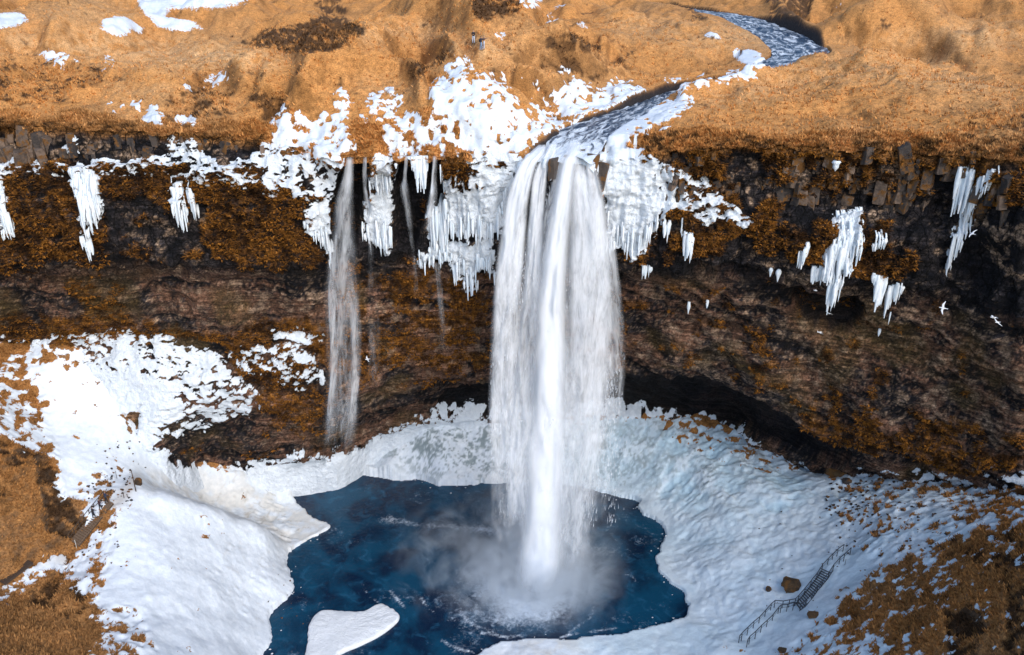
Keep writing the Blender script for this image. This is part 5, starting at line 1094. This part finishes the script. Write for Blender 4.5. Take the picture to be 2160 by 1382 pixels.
ok = (PLAT_SR.ravel() < 75) & (PLAT_SN.ravel() < .4) & (PLAT_BED.ravel() > 1.5) & (PLAT_FX.ravel() > -60) & (PLAT_FX.ravel() < 2220) & (PLAT_FY.ravel() > -30)
idx = np.flatnonzero(ok); w_ = np.where(PLAT_SR.ravel()[idx] < 3.0, 3.5, 1.0) * np.clip(.35 + fbm(flat(Pp)[idx], .5, 2, 95), 0, 2); w_ = w_ * (.12 + 1.0 * (PLAT_SR.ravel()[idx] < 4) + .8 * PLAT_DK.ravel()[idx]); idx = rng.choice(idx, 40000, p=w_ / w_.sum())
Cb = grass_col(flat(Pp)[idx], PLAT_FX.ravel()[idx], PLAT_FY.ravel()[idx])
jit = rng.normal(0, .08, (len(idx), 3)) * (1, 1, 0)
V1, C1 = tufts(flat(Pp)[idx] + jit, flat(PLAT_N)[idx], Cb * 1.05, .18, .5, 3, .8, .22)
tag(new_obj('grass', mesh_from('grass', V1, np.arange(len(V1)).reshape(-1, 3), M_TUFT, False, {'base': C1})), 'dry golden grass tufts on the plateau', None, None, 'stuff')
mo = mm[:NR] * (snow_c[:NR] < .45) * (CPXg[:NR] > -60) * (CPXg[:NR] < 2220); fl_ = np.flatnonzero(mo.ravel() > .5); idx = rng.choice(fl_, 46000)
cc = lerp(np.broadcast_to(MBR, (len(idx), 3)).copy(), MGOLD, np.clip(ss(fbm(PC[:NR].reshape(-1, 3)[idx], .6, 3, 96) + .5 * (bil[:NR].ravel()[idx] - .2), .4, .9), 0, 1))
V2, C2 = tufts(CL[:NR].reshape(-1, 3)[idx] + rng.normal(0, .06, (len(idx), 3)), N1[:NR].reshape(-1, 3)[idx], cc, .15, .45, 3, .7, .3, .6)
tag(new_obj('moss', mesh_from('moss', V2, np.arange(len(V2)).reshape(-1, 3), M_TUFT, False, {'base': C2})), 'shaggy brown moss hanging on the cliff', None, None, 'stuff')
okb = (sncov.ravel() < .4) & (sd_.ravel() > 2) & (fx.ravel() > -60) & (fx.ravel() < 2220) & (fy.ravel() < 1450) & (fy.ravel() > 650) & (Pb[..., 1].ravel() < 14)
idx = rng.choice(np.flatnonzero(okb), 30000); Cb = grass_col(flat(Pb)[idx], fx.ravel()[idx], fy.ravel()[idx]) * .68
V3, C3 = tufts(flat(Pb)[idx] + rng.normal(0, .08, (len(idx), 3)) * (1, 1, 0), flat(Nb)[idx], Cb, .15, .42, 3, .8, .22)
tag(new_obj('undergrowth', mesh_from('undergrowth', V3, np.arange(len(V3)).reshape(-1, 3), M_TUFT, False, {'base': C3})), 'short brown grass and heath on the slopes around the pool', None, None, 'stuff')

# ================================================================== spray
def spray(name, c_, r_, dens, sc_, lo, hi, label, falloff=1.6):
    V, F = [], []; nu, nv = 20, 12
    for j in range(nv + 1):
        th = math.pi * j / nv
        for i in range(nu): ph = 2 * math.pi * i / nu; V.append((math.sin(th) * math.cos(ph) * r_[0], math.sin(th) * math.sin(ph) * r_[1], math.cos(th) * r_[2]))
    F = [(j * nu + i, (j + 1) * nu + i, (j + 1) * nu + (i + 1) % nu, j * nu + (i + 1) % nu) for j in range(nv) for i in range(nu)]
    t = NT(name); t.n.remove(t.b); v = t.add('ShaderNodeVolumePrincipled'); t.l.new(v.outputs[0], t.o.inputs['Volume'])
    v.inputs['Color'].default_value = (.9, .95, 1, 1); v.inputs['Anisotropy'].default_value = .2
    P = t.add('ShaderNodeTexCoord').outputs['Object']
    mp = t.add('ShaderNodeVectorMath', operation='MULTIPLY'); t.l.new(P, mp.inputs[0]); mp.inputs[1].default_value = tuple(1 / q for q in r_)
    ln = t.add('ShaderNodeVectorMath', operation='LENGTH'); t.l.new(mp.outputs[0], ln.inputs[0])
    f = t.math('POWER', t.math('SUBTRACT', 1.0, ln.outputs['Value'], clamp=True), falloff)
    n = t.ramp(t.noise(P, sc_, 6, .65, 1.4), lo, hi)
    t.l.new(t.math('MULTIPLY', t.math('MULTIPLY', f, n), dens), v.inputs['Density'])
    o = new_obj(name, mesh_from(name, V, np.array(F), t.m, True)); o.location = c_; return tag(o, label, None, None, 'stuff')
imp = unproj_z(1128, 1235, 0.)
spray('splash_mist', (imp[0], imp[1], 1.4), (15, 12, 10), 3.4, .3, .38, .68, 'white spray where the main fall strikes the pool', 2.6)
spray('spray_mist', (imp[0] - 4, imp[1] + 4, 2.0), (19, 15, 8), .7, .2, .46, .7, 'thin drifting mist over the pool')
spray('fall_mist', (imp[0] + 3, imp[1] + 4, 13), (13, 6, 26), .16, .14, .35, .7, 'light mist hanging around the main fall')
